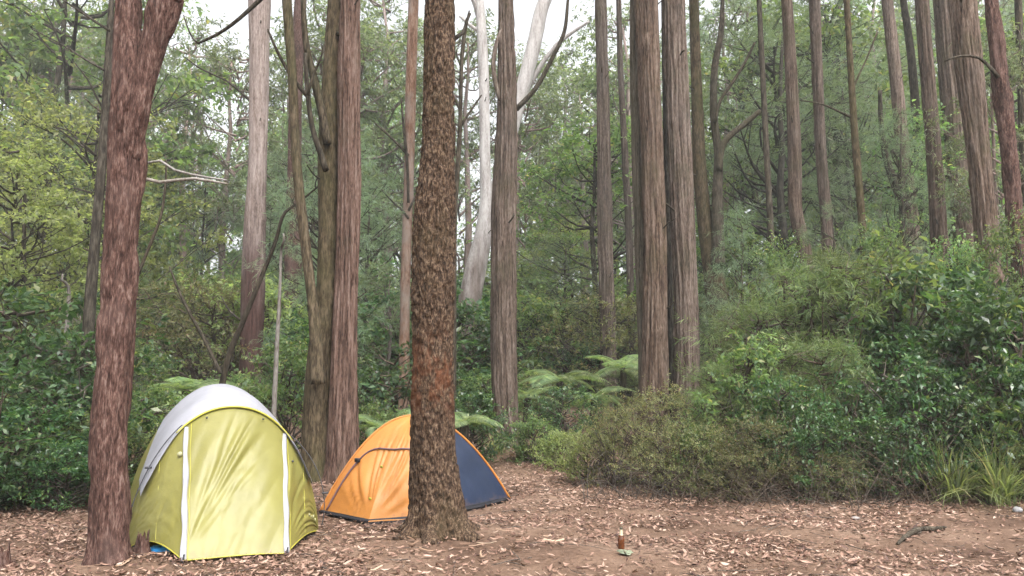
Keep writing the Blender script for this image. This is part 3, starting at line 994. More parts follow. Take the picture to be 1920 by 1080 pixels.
def place_tree(proto, name, label, group, x, y, h, rz, cat='tree', spread=1.0):
    cm, tm, H = proto
    s = h / H
    root = empty(name, (x, y, gz(x, y)), rz)
    tag(root, label, cat, group)
    for nm, me_ in (('trunk', tm), ('crown', cm)):
        o = bpy.data.objects.new(nm, me_)
        o.scale = (s * spread, s * spread, s)
        link(o, root)
    return root


BROAD = [proto_tree(500 + k, M['leaf_mid'], M['bark_dark'], 8, 2.6, 46, 12, 12, .13, .5, droop=.15, up=.25, base=.12) for k in range(3)]
YELLOW = [proto_tree(520 + k, M['leaf_yellow'], M['bark_dark'], 8, 2.7, 52, 13, 12, .13, .5, droop=.12, up=.25, base=.3, squash=.5) for k in range(2)]
DARKT = [proto_tree(530 + k, M['leaf_dark'], M['bark_dark'], 7, 2.4, 60, 13, 12, .12, .45, droop=.2, up=.2, base=.08) for k in range(2)]
SHEOAK = [proto_tree(540 + k, M['needle'], M['bark_dark'], 9, 2.3, 52, 13, 17, .24, .05, droop=.35, up=.4, base=.1, needle=True) for k in range(3)]
GUMT = [proto_tree(560 + k, M['gum_leaf'], M['bark_pink'], 14, 3.2, 44, 12, 14, .2, .26, droop=.4, up=.3, base=.35) for k in range(2)]

KINDS = {
    'b': (BROAD, 'broadleaf_tree', 'bushy mid green tree', 'mid green understorey trees'),
    'y': (YELLOW, 'yellow_green_tree', 'yellow green layered tree', 'yellow green understorey trees'),
    'd': (DARKT, 'dark_leaved_tree', 'dark dense small tree', 'dark understorey trees'),
    's': (SHEOAK, 'she_oak', 'feathery grey green she-oak', 'feathery she-oaks'),
    'g': (GUMT, 'young_gum', 'pale stemmed young gum', 'young gums far back'),
}


def ytop(px):
    return float(np.interp(px, [-200, 0, 200, 260, 330, 420, 540, 600, 700, 840, 880, 960, 1100, 1140, 1280, 1310, 1345, 1400, 1920, 2100],
                           [-60, -60, 40, 200, 290, 250, 260, 120, 40, 150, 290, 300, 230, 130, 120, 260, 260, 20, -60, -60]))


def kind_for(px, r):
    if px < 330:
        return r.choice(list('ysbbsg'))
    if px < 640:
        return r.choice(list('bssysg'))
    if px < 900:
        return r.choice(list('ssbbg'))
    if px < 1330:
        return r.choice(list('bbyss'))
    return r.choice(list('sbsbsb'))


LANDMARKS = [(-400, 'the left edge'), (172, 'the slender dark tree'), (222, 'the forked red tree'), (474, 'the pale topped gum'), (617, 'the mossy tree'), (811, 'the thick middle tree'),
             (945, 'the lone stringybark'), (1137, 'the lone slim trunk'), (1240, 'the trunk clump'), (1345, 'the double stemmed tree'), (1510, 'the kinked brown trunk'),
             (1710, 'the grey trunk'), (1855, 'the broad red tree'), (2400, 'the right edge')]
PENDING = []


def label_later(o, look, px, d):
    """remember a thing whose label is its look, the two landmarks it shows between, and its rank from the front there"""
    gap = max(i for i, (q, _) in enumerate(LANDMARKS[:-1]) if q <= px or i == 0)
    PENDING.append((look, gap, d, o))


def write_labels():
    PENDING.sort(key=lambda t: (t[0], t[1], t[2]))
    ranks = ['front one', 'second from front', 'third from front', 'fourth from front', 'fifth from front', 'sixth from front', 'seventh from front', 'eighth from front', 'ninth from front', 'tenth from front']
    for look, gap, d, o in PENDING:
        same = [t for t in PENDING if t[0] == look and t[1] == gap]
        k = [t[3].name for t in same].index(o.name)
        o['label'] = '%s between %s and %s' % (look, LANDMARKS[gap][1].replace('the ', '', 1), LANDMARKS[gap + 1][1].replace('the ', '', 1)) + (', ' + ranks[min(k, 9)] if len(same) > 1 else '')


R2 = random.Random(77)
count = 0
for row, (d0, d1, n, drop) in enumerate([(15.5, 20, 13, (300, 130)), (21, 27, 16, (140, 140)), (28, 36, 17, (60, 140)), (37, 46, 16, (130, 110))]):
    for k in range(n):
        px = -120 + 2160 * (k + R2.random()) / n
        d = R2.uniform(d0, d1)
        if row == 0 and (640 < px < 1320 and R2.random() < .55 or 390 < px < 560):
            continue
        if row == 0 and px > 1330:
            d += 5.5
        if d < 25 and (1040 < px < 1190 or 410 < px < 520):
            d += 6
        x = (px - 960) / F * d
        yt = ytop(px) + drop[0] + R2.gauss(0, drop[1])
        h = CAM[2] + (700 - yt) / F * d - gz(x, d)
        if h < 2.2:
            continue
        kd = kind_for(px, R2)
        protos, nm, lab, grp = KINDS[kd]
        o = place_tree(protos[R2.randrange(len(protos))], nm, lab, grp, x, d, min(h, 17), R2.random() * 6.28, spread=R2.uniform(.85, 1.25) * (1.25 if h < 5 else 1))
        label_later(o, lab, px, d)

# loose saplings up between the right hand trunks
for kd, px, d, yt in (('s', 1395, 14.5, 400), ('b', 1470, 14.8, 450), ('s', 1575, 14.2, 380), ('b', 1645, 14.0, 420), ('s', 1700, 18.5, 200), ('b', 1790, 12.8, 450), ('g', 1895, 15.5, 60), ('b', 1915, 11.8, 420), ('s', 1310, 16.0, 560)):
    x = (px - 960) / F * d
    protos, nm, lab, grp = KINDS[kd]
    o = place_tree(protos[R2.randrange(len(protos))], nm, lab, grp, x, d, CAM[2] + (700 - yt) / F * d - gz(x, d), R2.random() * 6.28, spread=.75)
    label_later(o, lab, px, d)

# tall pale stemmed gums further back
for px, d, yt in ((345, 40, 40), (660, 42, 0), (720, 36, -60), (1010, 45, 160), (1090, 38, 120), (1395, 36, -40), (1560, 40, -60), (1660, 34, -80), (60, 38, -60), (150, 44, -40), (1240, 42, 60), (1860, 38, -80), (430, 34, 60), (300, 46, 90), (520, 47, 40), (590, 32, -20), (860, 33, 20), (985, 34, 90), (1065, 47, 60), (1180, 33, 0), (1330, 45, 80), (1470, 46, -30), (1610, 47, -40), (1750, 44, -60), (230, 33, -40), (20, 46, 0)):
    x = (px - 960) / F * d
    protos, nm, lab, grp = KINDS['g']
    o = place_tree(protos[R2.randrange(2)], nm, lab, grp, x, d, min(19, CAM[2] + (700 - yt) / F * d - gz(x, d)), R2.random() * 6.28)
    label_later(o, lab, px, d)


def build_distant_forest():
    r = np.random.default_rng(99)
    leafs, trunks = [], []
    for k in range(64):
        y = r.uniform(44, 95)
        px = r.uniform(-150, 2070)
        x = (px - 960) / F * y
        yt = ytop(px) + r.normal(60, 110)
        H = float(np.clip(CAM[2] + (700 - yt) / F * y - gz(x, y), 5, 26))
        (lv, lf), br = crown_arrays(1000 + k, H * .24, H, 34, 9, 9, .34, .42, droop=.25, up=.25, base=.1 if k % 2 else .35, branch=False)
        o = np.array([x, y, gz(x, y)])
        leafs.append((lv + o, lf))
        z = np.linspace(-.5, H * .9, 6)
        trunks.append(tube(np.column_stack([np.cumsum(r.normal(0, .12, 6)), np.cumsum(r.normal(0, .12, 6)), z]) + o, np.linspace(.22, .05, 6), 6, False))
    v, f = join(leafs)
    o = tag(obj('distant_forest', v, f, M['leaf_mid']), 'far off hazy green forest filling the gaps between trunks', 'forest', kind='stuff')
    v, f = join(trunks)
    obj('stems', v, f, M['bark_pink'], o)
    o.children[0]['kind'] = 'stuff'


build_distant_forest()


# shrubs: protos one metre tall or so, scaled when set out
def proto_shrub(seed, leafmat, R, H, K, twigs, per, L, W, stems=6, **kw):
    (lv, lf), br = crown_arrays(seed, R, H, K, twigs, per, L, W, **kw)
    r = np.random.default_rng(seed + 2)
    for s in range(stems):
        a = r.random() * 6.28
        e = np.array([math.cos(a) * R * .6, math.sin(a) * R * .6, H * r.uniform(.6, .95)])
        br.append(tube(spline([[r.normal(0, .04), r.normal(0, .04), -.1], e * .5 + r.normal(0, .07, 3), e], 7), np.linspace(.014, .004, 7), 5, False))
    return mesh('foliage', lv, lf, leafmat), mesh('stems', *join(br), M['twig']), H


SH_GLOSSY = [proto_shrub(600 + k, M['leaf_glossy'], .85, 1.5, 46, 9, 10, .075, .42, droop=.15, up=.3, base=.05) for k in range(3)]
SH_DARK = [proto_shrub(610 + k, M['leaf_dark'], .9, 1.4, 48, 9, 10, .06, .45, droop=.15, up=.25, base=.03) for k in range(3)]
SH_MID = [proto_shrub(620 + k, M['leaf_mid'], .85, 1.5, 48, 9, 10, .065, .42, droop=.15, up=.3, base=.03) for k in range(3)]
SH_HEATH = [proto_shrub(630 + k, M['heath'], .9, 1.2, 60, 12, 14, .036, .3, stems=12, droop=.05, up=.35, base=.02) for k in range(3)]
SH_NEEDLE = [proto_shrub(640 + k, M['needle_olive'], .8, 1.7, 50, 11, 14, .09, .07, droop=.2, up=.5, base=.05, needle=True) for k in range(2)]
SH_YELLOW = [proto_shrub(650 + k, M['leaf_yellow'], .85, 1.3, 44, 9, 10, .065, .42, droop=.1, up=.3, base=.1) for k in range(2)]
SK = {'g': (SH_GLOSSY, 'glossy_shrub'), 'd': (SH_DARK, 'dark_shrub'), 'm': (SH_MID, 'leafy_shrub'), 'h': (SH_HEATH, 'heath_bush'), 'n': (SH_NEEDLE, 'needle_shrub'), 'y': (SH_YELLOW, 'yellow_green_shrub')}


def shrub(kind, x, y, h, label, group=None, spread=1.0):
    protos, nm = SK[kind]
    fm, sm, H = protos[R2.randrange(len(protos))]
    root = empty(nm, (x, y, gz(x, y) - .03), R2.random() * 6.28)
    tag(root, label, 'shrub', group)
    s = h / H
    for n_, me_ in (('stems', sm), ('foliage', fm)):
        o = bpy.data.objects.new(n_, me_)
        o.scale = (s * spread, s * spread, s)
        link(o, root)
    return root


def shrub_px(kind, px, py_top, d, label, group=None, spread=1.0):
    x = (px - 960) / F * d
    h = at(px, py_top, d)[2] - gz(x, d)
    return shrub(kind, x, d, max(.35, h), label, group, spread)


# the thicket on the right: single shrubs one can make out, back to front
for a in [
    ('g', 1905, 570, 10.4, 'large glossy leaved shrub filling the right edge above the grass tussocks'),
    ('g', 1820, 620, 10.6, 'glossy shrub with pale leaf tips next to the right edge shrub', None, 0.92),
    ('g', 1765, 520, 12.0, 'tall glossy shrub at the foot of the broad red tree'),
    ('m', 1680, 480, 12.6, 'tall mid green shrub under the grey trunk with the slanting dead stem', None, 0.92),
    ('n', 1590, 490, 12.4, 'tall loose feathery shrub under the slim green barked tree', None, 0.92),
    ('n', 1500, 510, 12.5, 'feathery needle leaved shrub under the two matching brown trunks', None, 1.09),
    ('n', 1420, 580, 12.4, 'feathery olive shrub left of the two matching brown trunks', None, 1.09),
    ('d', 1650, 640, 10.7, 'dark rounded shrub in the middle of the right thicket', None, 1.01),
    ('n', 1540, 650, 10.8, 'loose feathery shrub left of the middle of the right thicket', None, 1.01),
    ('d', 1735, 700, 10.2, 'dark dense shrub above the bare twigs at the thicket front', None, 0.92),
    ('m', 1400, 650, 11.2, 'mid green bush in front of the double stemmed tree', None, 1.01),
    ('n', 1330, 690, 11.2, 'feathery bush right of the clump of stringybarks', None, 1.01),
    ('h', 1235, 735, 11.0, 'broad pale olive heath bush in front of the clump of stringybarks', None, 1.15),
    ('h', 1150, 770, 10.8, 'pale brownish heath bush at the left end of the thicket', None, 0.80),
    ('h', 1280, 790, 10.2, 'low twiggy heath bush at the front below the clump', None, 1.09),
    ('d', 1460, 720, 10.3, 'small dark shrub poking out above the low heath bushes', None, 0.84),
    ('m', 1300, 800, 10.1, 'small green shrub among the heath bushes below the clump', None, 0.84),
    ('h', 1420, 780, 10.0, 'low brownish heath bush at the front of the thicket, middle', None, 1.01),
    ('d', 1500, 770, 10.0, 'low dark shrub at the front edge of the thicket', None, 1.09),
    ('g', 1590, 780, 10.0, 'low glossy shrub at the front right of the thicket', None, 1.01),
    ('d', 1660, 790, 9.9, 'low dark shrub beside the left grass tussock', None, 1.01),
    ('h', 1360, 840, 9.8, 'knee high dry heath bush at the foot of the thicket', None, 1.26),
    ('h', 1550, 850, 9.7, 'knee high brown heath bush before the dark front shrub', None, 1.26),
    ('y', 1100, 800, 11.2, 'small yellow green shrub where the thicket meets the open ground', None, 0.92),
    ('m', 1850, 740, 10.0, 'low green shrub behind the grass tussocks', None, 1.01),
    ('y', 1905, 830, 9.7, 'small bright shrub tucked behind the tussocks at the right edge'),
]:
    shrub_px(*a)

# left side bushes
for a in [
    ('d', 30, 560, 10.8, 'dark bush at the left edge of the picture', None, 1.2),
    ('d', 120, 640, 10.4, 'dark bush left of the slender dark tree', None, 1.2),
    ('g', 60, 760, 9.2, 'glossy low bush at the left edge of the clearing', None, 1.2),
    ('g', 140, 830, 8.9, 'small glossy bush behind the forked red tree on its left', None, 1.1),
    ('m', 270, 730, 10.6, 'mid green bush behind the left shoulder of the yellow tent', None, 1.2),
    ('y', 330, 770, 10.4, 'yellow green bush touching the back of the yellow tent'),
    ('m', 200, 780, 9.6, 'green bush between the slender dark tree and the forked red tree', None, 1.1),
    ('d', -40, 700, 9.0, 'dark bush cut by the left picture edge', None, 1.3),
    ('m', 545, 640, 13.0, 'green bush between the pale sapling and the mossy tree'),
    ('m', 715, 760, 12.5, 'green bush behind the orange tent on its left', None, 1.1),
    ('d', 740, 640, 14.0, 'tall dark bush behind the orange tent', None, 1.1),
    ('g', 890, 740, 13.0, 'glossy bush between the thick middle tree and the lone stringybark'),
    ('m', 1000, 780, 13.2, 'green bush right of the foot of the lone stringybark', None, 1.2),
    ('y', 1045, 810, 12.5, 'bright low bush at the back of the open ground', None, 1.2),
    ('d', 1060, 730, 14.5, 'dark bush under the tree ferns', None, 1.2),
]:
    shrub_px(*a)

# nameless understorey behind, row after row
for d0, d1, n, t0, t1 in ((12.5, 15, 20, 600, 760), (15, 19, 26, 560, 700), (19, 25, 26, 520, 660), (25, 33, 24, 470, 620)):
    for k in range(n):
        px = -120 + 2160 * (k + R2.random()) / n
        d = R2.uniform(d0, d1)
        tp = R2.uniform(t0, t1)
        if d < 17 and 250 < px < 1330:
            continue
        if d < 20 and 640 < px < 1200:
            tp = max(tp, 700)
        if d < 21 and 400 < px < 550:
            tp = max(tp, 705)
        kd = R2.choice('mmddgnyh' if px < 1100 else 'mmdgnnh')
        lab = {'m': 'mid green understorey bush', 'd': 'dark understorey bush', 'g': 'glossy understorey bush',
               'n': 'feathery understorey bush', 'y': 'yellow green understorey bush', 'h': 'olive understorey bush'}[kd]
        o = shrub_px(kd, px, tp, d, lab, 'understorey bushes, ' + SK[kd][1].replace('_', ' '), R2.uniform(1.0, 1.5))
        label_later(o, lab, px, d)
write_labels()


def frond_mesh():
    n = 34
    t = np.linspace(0, 1, n)
    path = np.column_stack([t * 1.0, 0 * t, .55 * t - .62 * t ** 2.2])
    tv, tf = tube(path, np.linspace(.011, .003, n), 4, False)
    pos, ax, nr, L, W = [], [], [], [], []
    for k in range(3, n):
        l = .30 * math.sin(math.pi * min(1, .12 + .9 * t[k])) ** .7 + .02
        tan = unit(path[min(k + 1, n - 1)] - path[k - 1])
        for s in (-1, 1):
            pos.append(path[k])
            ax.append(np.array([0, s, 0]) + tan * .35 + np.array([0, 0, -.18]))
            nr.append([-tan[2], 0, tan[0]])
            L.append(l)
            W.append(.024)
    lv, lf = leaf_quads(np.array(pos), np.array(ax), np.array(nr, float), np.array(L), np.array(W), .1)
    return mesh('frond', *join([(tv, tf), (lv, lf)]), M['frond'])


FROND = frond_mesh()


def fern(px, py, d, size, label, n=11, trunk=0.0):
    p = at(px, py, d)
    x, y = p[0], p[1]
    g = gz(x, y)
    top = max(.15, p[2] - g)
    root = empty('tree_fern', (x, y, g))
    tag(root, label, 'fern')
    pth = np.column_stack([np.linspace(0, .05, 6), np.zeros(6), np.linspace(-.1, top, 6)])
    obj('trunk', *tube(spline(pth, 12), np.linspace(.09, .07, 12) * min(1, .5 + top), 9, True), M['bark_dark'], root)
    for k in range(n):
        o = bpy.data.objects.new('frond', FROND)
        s = size * .66 * R2.uniform(.7, 1.15)
        o.scale = (s, s, s)
        o.location = (.05, 0, top - .03)
        o.rotation_euler = (R2.gauss(0, .15), R2.uniform(-.35, .3), 6.283 * (k + R2.random() * .6) / n)
        link(o, root)


fern(345, 730, 12.5, 1.25, 'tree fern behind the left shoulder of the yellow tent')
fern(455, 735, 13.2, 1.2, 'tree fern behind the top of the yellow tent')
fern(290, 760, 12.0, .9, 'small fern left of the yellow tent top')
fern(705, 800, 12.0, .9, 'fern behind the left slope of the orange tent')
fern(730, 790, 13.0, 1.0, 'fern half hidden by the thick middle tree')
fern(865, 790, 12.2, .9, 'fern above the navy side of the orange tent')
fern(1045, 715, 17.0, 1.6, 'large pale tree fern left of the lone slim trunk', 12)
fern(985, 745, 16.0, 1.3, 'tree fern just right of the lone brown stringybark', 11)
fern(1165, 690, 18.0, 1.6, 'tree fern between the lone slim trunk and the clump', 12)
fern(1110, 745, 15.5, 1.2, 'low fern in front of the lone slim trunk')
fern(60, 860, 9.6, .8, 'fern in the dim bushes at the left edge')


def tussock(px, py, h, label, n=110, wide=1.0, mat='blade'):
    p = on_ground(px, py)
    r = np.random.default_rng(int(px))
    parts_v, parts_f, c = [], [], 0
    for k in range(n):
        a = r.random() * 6.28
        lean = r.uniform(.15, 1.35) * wide
        L = h * r.uniform(.65, 1.3)
        t = np.linspace(0, 1, 6)
        b = r.normal(0, .06, 2)
        rad = lean * L * t ** 1.5
        z = L * (t * math.cos(lean * .6) - .45 * lean * t ** 2.5)
        q = np.column_stack([b[0] + np.cos(a) * rad, b[1] + np.sin(a) * rad, z - .02])
        w = .0075 * (1 - t ** 3) + .0008
        sd = np.array([-math.sin(a), math.cos(a), 0])
        V = np.empty((12, 3))
        V[0::2] = q + sd * w[:, None]
        V[1::2] = q - sd * w[:, None]
        i = np.arange(5)[:, None] * 2 + c
        parts_v.append(V)
        parts_f.append(i + np.array([0, 1, 3, 2]))
        c += 12
    o = obj('grass_tussock', np.vstack(parts_v), np.vstack(parts_f), M[mat], None, p)
    tag(o, label, 'grass')


tussock(1785, 942, .75, 'strappy green grass tussock at the foot of the thicket, left of a pair', 150)
tussock(1878, 947, .8, 'bright strappy grass tussock at the right edge of the clearing', 170)
tussock(1832, 930, .6, 'grass tussock between and behind the two bright tussocks', 110)
tussock(25, 945, .55, 'dark grass tussock at the left edge of the clearing', 120)
tussock(985, 862, .5, 'grass tuft at the foot of the lone stringybark', 120)
tussock(930, 850, .45, 'grass tuft left of the foot of the lone stringybark', 100)
tussock(1015, 850, .45, 'grass tuft right of the lone stringybark beside the leaf path', 90)
tussock(255, 930, .3, 'small grass tuft beside the back of the yellow tent', 60)


# dry tangled twigs at the thicket front
def twig_tangle(px, py, d, w, h, n, label):
    p = at(px, py, d)
    base = np.array([p[0], d, gz(p[0], d)])
    r = np.random.default_rng(int(px + py))
    parts = []
    for k in range(n):
        a = np.array([r.normal(0, w * .4), r.normal(0, .25), 0])
        dr = unit(np.array([r.normal(0, .6), r.normal(0, .4), r.uniform(.2, 1.0)]))
        L = h * r.uniform(.5, 1.2)
        q = spline([a, a + dr * L * .5 + r.normal(0, .06, 3), a + dr * L + r.normal(0, .12, 3) - np.array([0, 0, .12 * L])], 7)
        r0 = r.uniform(.0025, .007)
        parts.append(tube(q, np.linspace(r0, r0 * .3, 7), 4, False))
        for s in range(2):
            b = q[3 + s]
            e = b + unit(r.normal(0, 1, 3) + dr) * L * .35
            parts.append(tube(np.array([b, (b + e) / 2 + r.normal(0, .015, 3), e]), [r0 * .6, r0 * .4, r0 * .2], 3, False))
    o = obj('dry_branches', *join(parts), M['twig'], None, base)
    tag(o, label, 'branches', kind='stuff')


twig_tangle(1690, 900, 9.5, .7, .9, 55, 'tangle of dry grey branches at the front of the thicket beside the tussocks')
twig_tangle(1720, 760, 9.7, .5, 1.7, 40, 'tall heap of dead hanging twigs in the middle of the right thicket')
twig_tangle(1560, 905, 9.45, 1.2, .6, 90, 'low brown dry twigs along the thicket front, left of the grey tangle')
twig_tangle(1370, 900, 9.6, 1.2, .6, 90, 'low dry twigs at the front below the olive heath bushes')
twig_tangle(1210, 880, 10.0, .9, .6, 70, 'low dry twigs at the left end of the thicket')
twig_tangle(1560, 800, 10.6, 1.6, 1.5, 60, 'grey dead stems standing up through the middle of the right thicket')
twig_tangle(1400, 800, 10.8, 1.2, 1.3, 45, 'dead stems poking up between the olive heath bushes')
twig_tangle(330, 640, 15, 1.6, 2.6, 80, 'thin bare upright stems in the dim wood behind the yellow tent')
twig_tangle(100, 640, 14, 1.4, 2.4, 60, 'thin bare stems among the bushes at the left')

# ------------------------------------------------------------------ yellow tent
def fabric(name, col, trans=.25, rough=.42, tcol=None):
    m = plain_mat(name, col, rough, .14, 3.5, trans, .5, 7, .45, 0, tcol)
    # splashed soil along the hem
    n, l = m.node_tree.nodes, m.node_tree.links
    p = next(q for q in n if q.type == 'BSDF_PRINCIPLED')
    src = p.inputs['Base Color'].links[0].from_socket
    tc = n.new('ShaderNodeTexCoord')
    sx = n.new('ShaderNodeSeparateXYZ')
    l.new(tc.outputs['Object'], sx.inputs[0])
    t = noise_node(n, l, tc.outputs['Object'], 14, 5, .7)
    sub = n.new('ShaderNodeMath'); sub.operation = 'MULTIPLY_ADD'
    l.new(sx.outputs[2], sub.inputs[0]); sub.inputs[1].default_value = -1.6
    l.new(t.outputs[0], sub.inputs[2])
    mr = n.new('ShaderNodeMapRange')
    mr.inputs[1].default_value = .38; mr.inputs[2].default_value = .56; mr.inputs[4].default_value = .45
    l.new(sub.outputs[0], mr.inputs[0])
    l.new(mix_col(n, l, mr.outputs[0], src, (.12, .075, .05)), p.inputs['Base Color'])
    return m


M['tent_yellow'] = fabric('tent_yellow', (.205, .19, .05), .25, tcol=(.34, .31, .07))
M['tent_olive'] = fabric('tent_olive', (.40, .37, .05), .15)
M['tent_white'] = fabric('tent_white', (.33, .33, .37), .2)
M['tape_white'] = fabric('tape_white', (.3, .3, .33), .1)
M['tent_orange'] = fabric('tent_orange', (.52, .215, .05), .25, tcol=(.6, .2, .03))
M['tent_navy'] = fabric('tent_navy', (.012, .02, .045), .05)
M['tent_black'] = plain_mat('tent_black', (.016, .016, .02), .6, .2)
M['cord'] = plain_mat('cord', (.05, .05, .055), .5, .2)
M['zip_purple'] = plain_mat('zip_purple', (.13, .075, .085), .55, .2)
M['grey_print'] = plain_mat('grey_print', (.3, .29, .16), .6, .1)
M['blue_cloth'] = plain_mat('blue_cloth', (.015, .14, .33), .4, .25, 20, .0, .4, 30)


def build_yellow_tent():
    D = np.array([-3.28, 7.0])
    C = np.array([-1.83, 7.76])
    A = np.array([-2.58, 6.47])
    B = np.array([-1.86, 6.80])
    mid, half = (D + C) / 2, (C - D) / 2
    nb = np.array([-half[1], half[0]])
    nb = nb / np.linalg.norm(nb)                     # towards the back of the tent
    LEN = 1.95
    org = np.array([mid[0], mid[1], gz(mid[0], mid[1])])
    root = empty('dome_tent', org)
    tag(root, 'yellow green dome tent with a white top cover', 'tent')

    def Ht(t):
        t = np.asarray(t, float)
        front = 1.17 + .19 * np.sin(np.clip(t / .45, 0, 1) * math.pi / 2)
        back = 1.36 * np.maximum(0, 1 - (np.clip((t - .45) / .55, 0, 1)) ** 2.3) ** .62
        return np.where(t < .45, front, back)

    def body(s, t, off=0.0):
        s, t = np.broadcast_arrays(np.asarray(s, float), np.asarray(t, float))
        w = 1 - .10 * np.clip(t, 0, 1) ** 3
        h = Ht(t)
        z = h * np.maximum(0, 1 - np.abs(s) ** 2.15) ** .62
        xy = mid + s[..., None] * half * w[..., None] + nb * (LEN * t)[..., None]
        # fabric sags a little between the poles
        sag = .035 * np.sin(math.pi * np.clip(t, 0, 1)) * np.sin(math.pi * np.abs(s)) * (z / 1.3)
        xy = xy - half * (np.sign(s) * sag)[..., None]
        P = np.concatenate([xy, z[..., None] + .02], -1)
        if off:
            cdir = np.stack([half[0] * s * 1.2, half[1] * s * 1.2, .25 + z], -1)
            tt = np.clip((t - .45) / .55, 0, 1)
            cdir[..., :2] += nb * (tt ** 2)[..., None]
            P = P + unit(cdir) * off
        return P - org + np.array([0, 0, org[2]])

    th = np.linspace(-math.pi / 2, math.pi / 2, 61)
    S = np.sin(th)
    Tt = .45 + .55 * np.sin(np.linspace(0, math.pi / 2, 26))
    Tt = np.concatenate([np.linspace(0, .44, 16), Tt])
    SS, TT = np.meshgrid(S, Tt, indexing='ij')
    P = body(SS, TT)
    P[..., :] += (.012 * (fbm(P * 4.5, 2, 5) - .5))[..., None]
    obj('inner_wall', P.reshape(-1, 3), grid_faces(len(S), len(Tt)), M['tent_yellow'], root)

    # white cover over the top with tongues down the front pole
    sb = np.concatenate([np.linspace(-.88, -.6, 22), np.linspace(-.57, .57, 40), np.linspace(.6, .88, 18)])
    tb = np.interp(np.abs(sb), [0, .35, .5, .62, .72, .8, .86, .88], [.93, .86, .76, .54, .36, .25, .2, .15])
    tf = np.interp(np.abs(sb), [0, .45, .6, .8, .88], [-.008, -.008, -.03, -.07, -.065])
    K = 22
    q = np.linspace(0, 1, K)
    TT = tf[:, None] + (tb - tf)[:, None] * q[None, :]
    SS = np.repeat(sb[:, None], K, 1)
    P = body(SS, np.maximum(TT, 0), .014)
    neg = np.minimum(TT, 0)
    P[..., :2] += nb * (neg * LEN)[..., None]
    P[..., 2] += neg * LEN * .35
    P = P + (.02 * (fbm(P * 4, 3, 8) - .5))[..., None]
    obj('top_cover', P.reshape(-1, 3), grid_faces(len(sb), K), M['tent_white'], root)

    # porch: three panels between arch and ground
    base_pts = {-1.0: D + (-.0, -.02), -.47: A, .57: B, 1.0: C}

    def porch(s, v, off=0.0):
        s, v = np.broadcast_arrays(np.asarray(s, float), np.asarray(v, float))
        a = body(s, 0 * s)
        bx = np.interp(s, [-1, -.47, .57, 1], [p[0] for p in base_pts.values()])
        by = np.interp(s, [-1, -.47, .57, 1], [p[1] for p in base_pts.values()])
        bz = ground_z(bx, by) + .015
        ql = np.clip((s + 1) / .53, 0, 1)
        lift = np.where(s < -.47, .085 * np.sin(math.pi * ql), np.where(s > .57, .045 * np.sin(math.pi * np.clip((s - .57) / .43, 0, 1)), .018 * np.sin(math.pi * (s + .47) / 1.04)))
        g = np.stack([bx - org[0], by - org[1], bz + lift], -1)
        f = (1 - v) ** .88
        xy = a[..., :2] * (1 - f[..., None]) + g[..., :2] * f[..., None]
        z = g[..., 2] + (a[..., 2] - g[..., 2]) * v
        P = np.concatenate([xy, z[..., None]], -1)
        P[..., :2] += -nb * off
        return P

    def panel(name, s0, s1, crease, label=None):
        ns, nv = 64, 56
        s = np.linspace(s0, s1, ns)
        v = np.linspace(0, 1, nv)
        SS, VV = np.meshgrid(s, v, indexing='ij')
        P = porch(SS, VV)
        u = (SS - s0) / (s1 - s0)
        edge = np.sin(math.pi * u) ** .6 * np.sin(math.pi * np.clip(VV * .9 + .1, 0, 1)) ** .5
        P[..., :2] += -nb * (crease(u, VV) * edge)[..., None]
        obj(name, P.reshape(-1, 3), grid_faces(ns, nv), M['tent_yellow'], root)

    def ridged(p, w=.5):
        return np.abs(2 * vnoise(p, 3) - 1) ** w

    def crease_mid(u, v):
        # pulls fan out of the lower left corner towards the upper right
        x, y = u * .9 + .03, v * 1.15
        ang = np.arctan2(y, x)
        rr = np.hypot(x, y)
        fan = np.stack([ang * 14, rr * .9, 0 * u], -1)
        win = np.exp(-((ang - .98) / .2) ** 2) * smooth(.06, .3, rr) * smooth(1.5, .9, rr)
        d = .07 * win * (ridged(fan, .8) - .45)
        d += -.03 * win
        d += .035 * (fbm(np.stack([x * 5 - y * 2, y * 2.2, 0 * u], -1), 3, 14) - .5) + .02 * (ridged(np.stack([x * 9 - y * 5, y * 1.5 + x, 0 * u + 4], -1), .7) - .5) + .022 * np.sin(math.pi * u) * np.sin(math.pi * v)
        d += .004 * (vnoise(np.stack([x * 3, y * 26 + x * 4, 0 * u], -1), 6) - .5) * smooth(.4, .05, v)
        return d

    def crease_right(u, v):
        x, y = u * .5 + .02, v * .95 + .02
        ang = np.arctan2(y, x)
        rr = np.hypot(x, y)
        win = smooth(.1, .35, rr) * smooth(1.1, .6, rr)
        return .06 * win * (ridged(np.stack([ang * 12, rr * .8, 0 * u], -1), .8) - .5) + .008 * (fbm(np.stack([x * 9, y * 9, 0 * u], -1), 2, 33) - .5) + .02 * np.sin(math.pi * u)

    def crease_left(u, v):
        return .03 * (fbm(np.stack([u * 5 + v * 3, v * 8, 0 * u], -1), 3, 51) - .5) + .03 * (ridged(np.stack([(u - v) * 6, v * 2, 0 * u], -1)) - .5) * smooth(.7, .1, v) + .02 * np.sin(math.pi * u)

    panel('side_panel', -.997, -.47, crease_left)
    panel('door_panel', -.47, .57, crease_mid)
    panel('side_panel', .57, .997, crease_right)

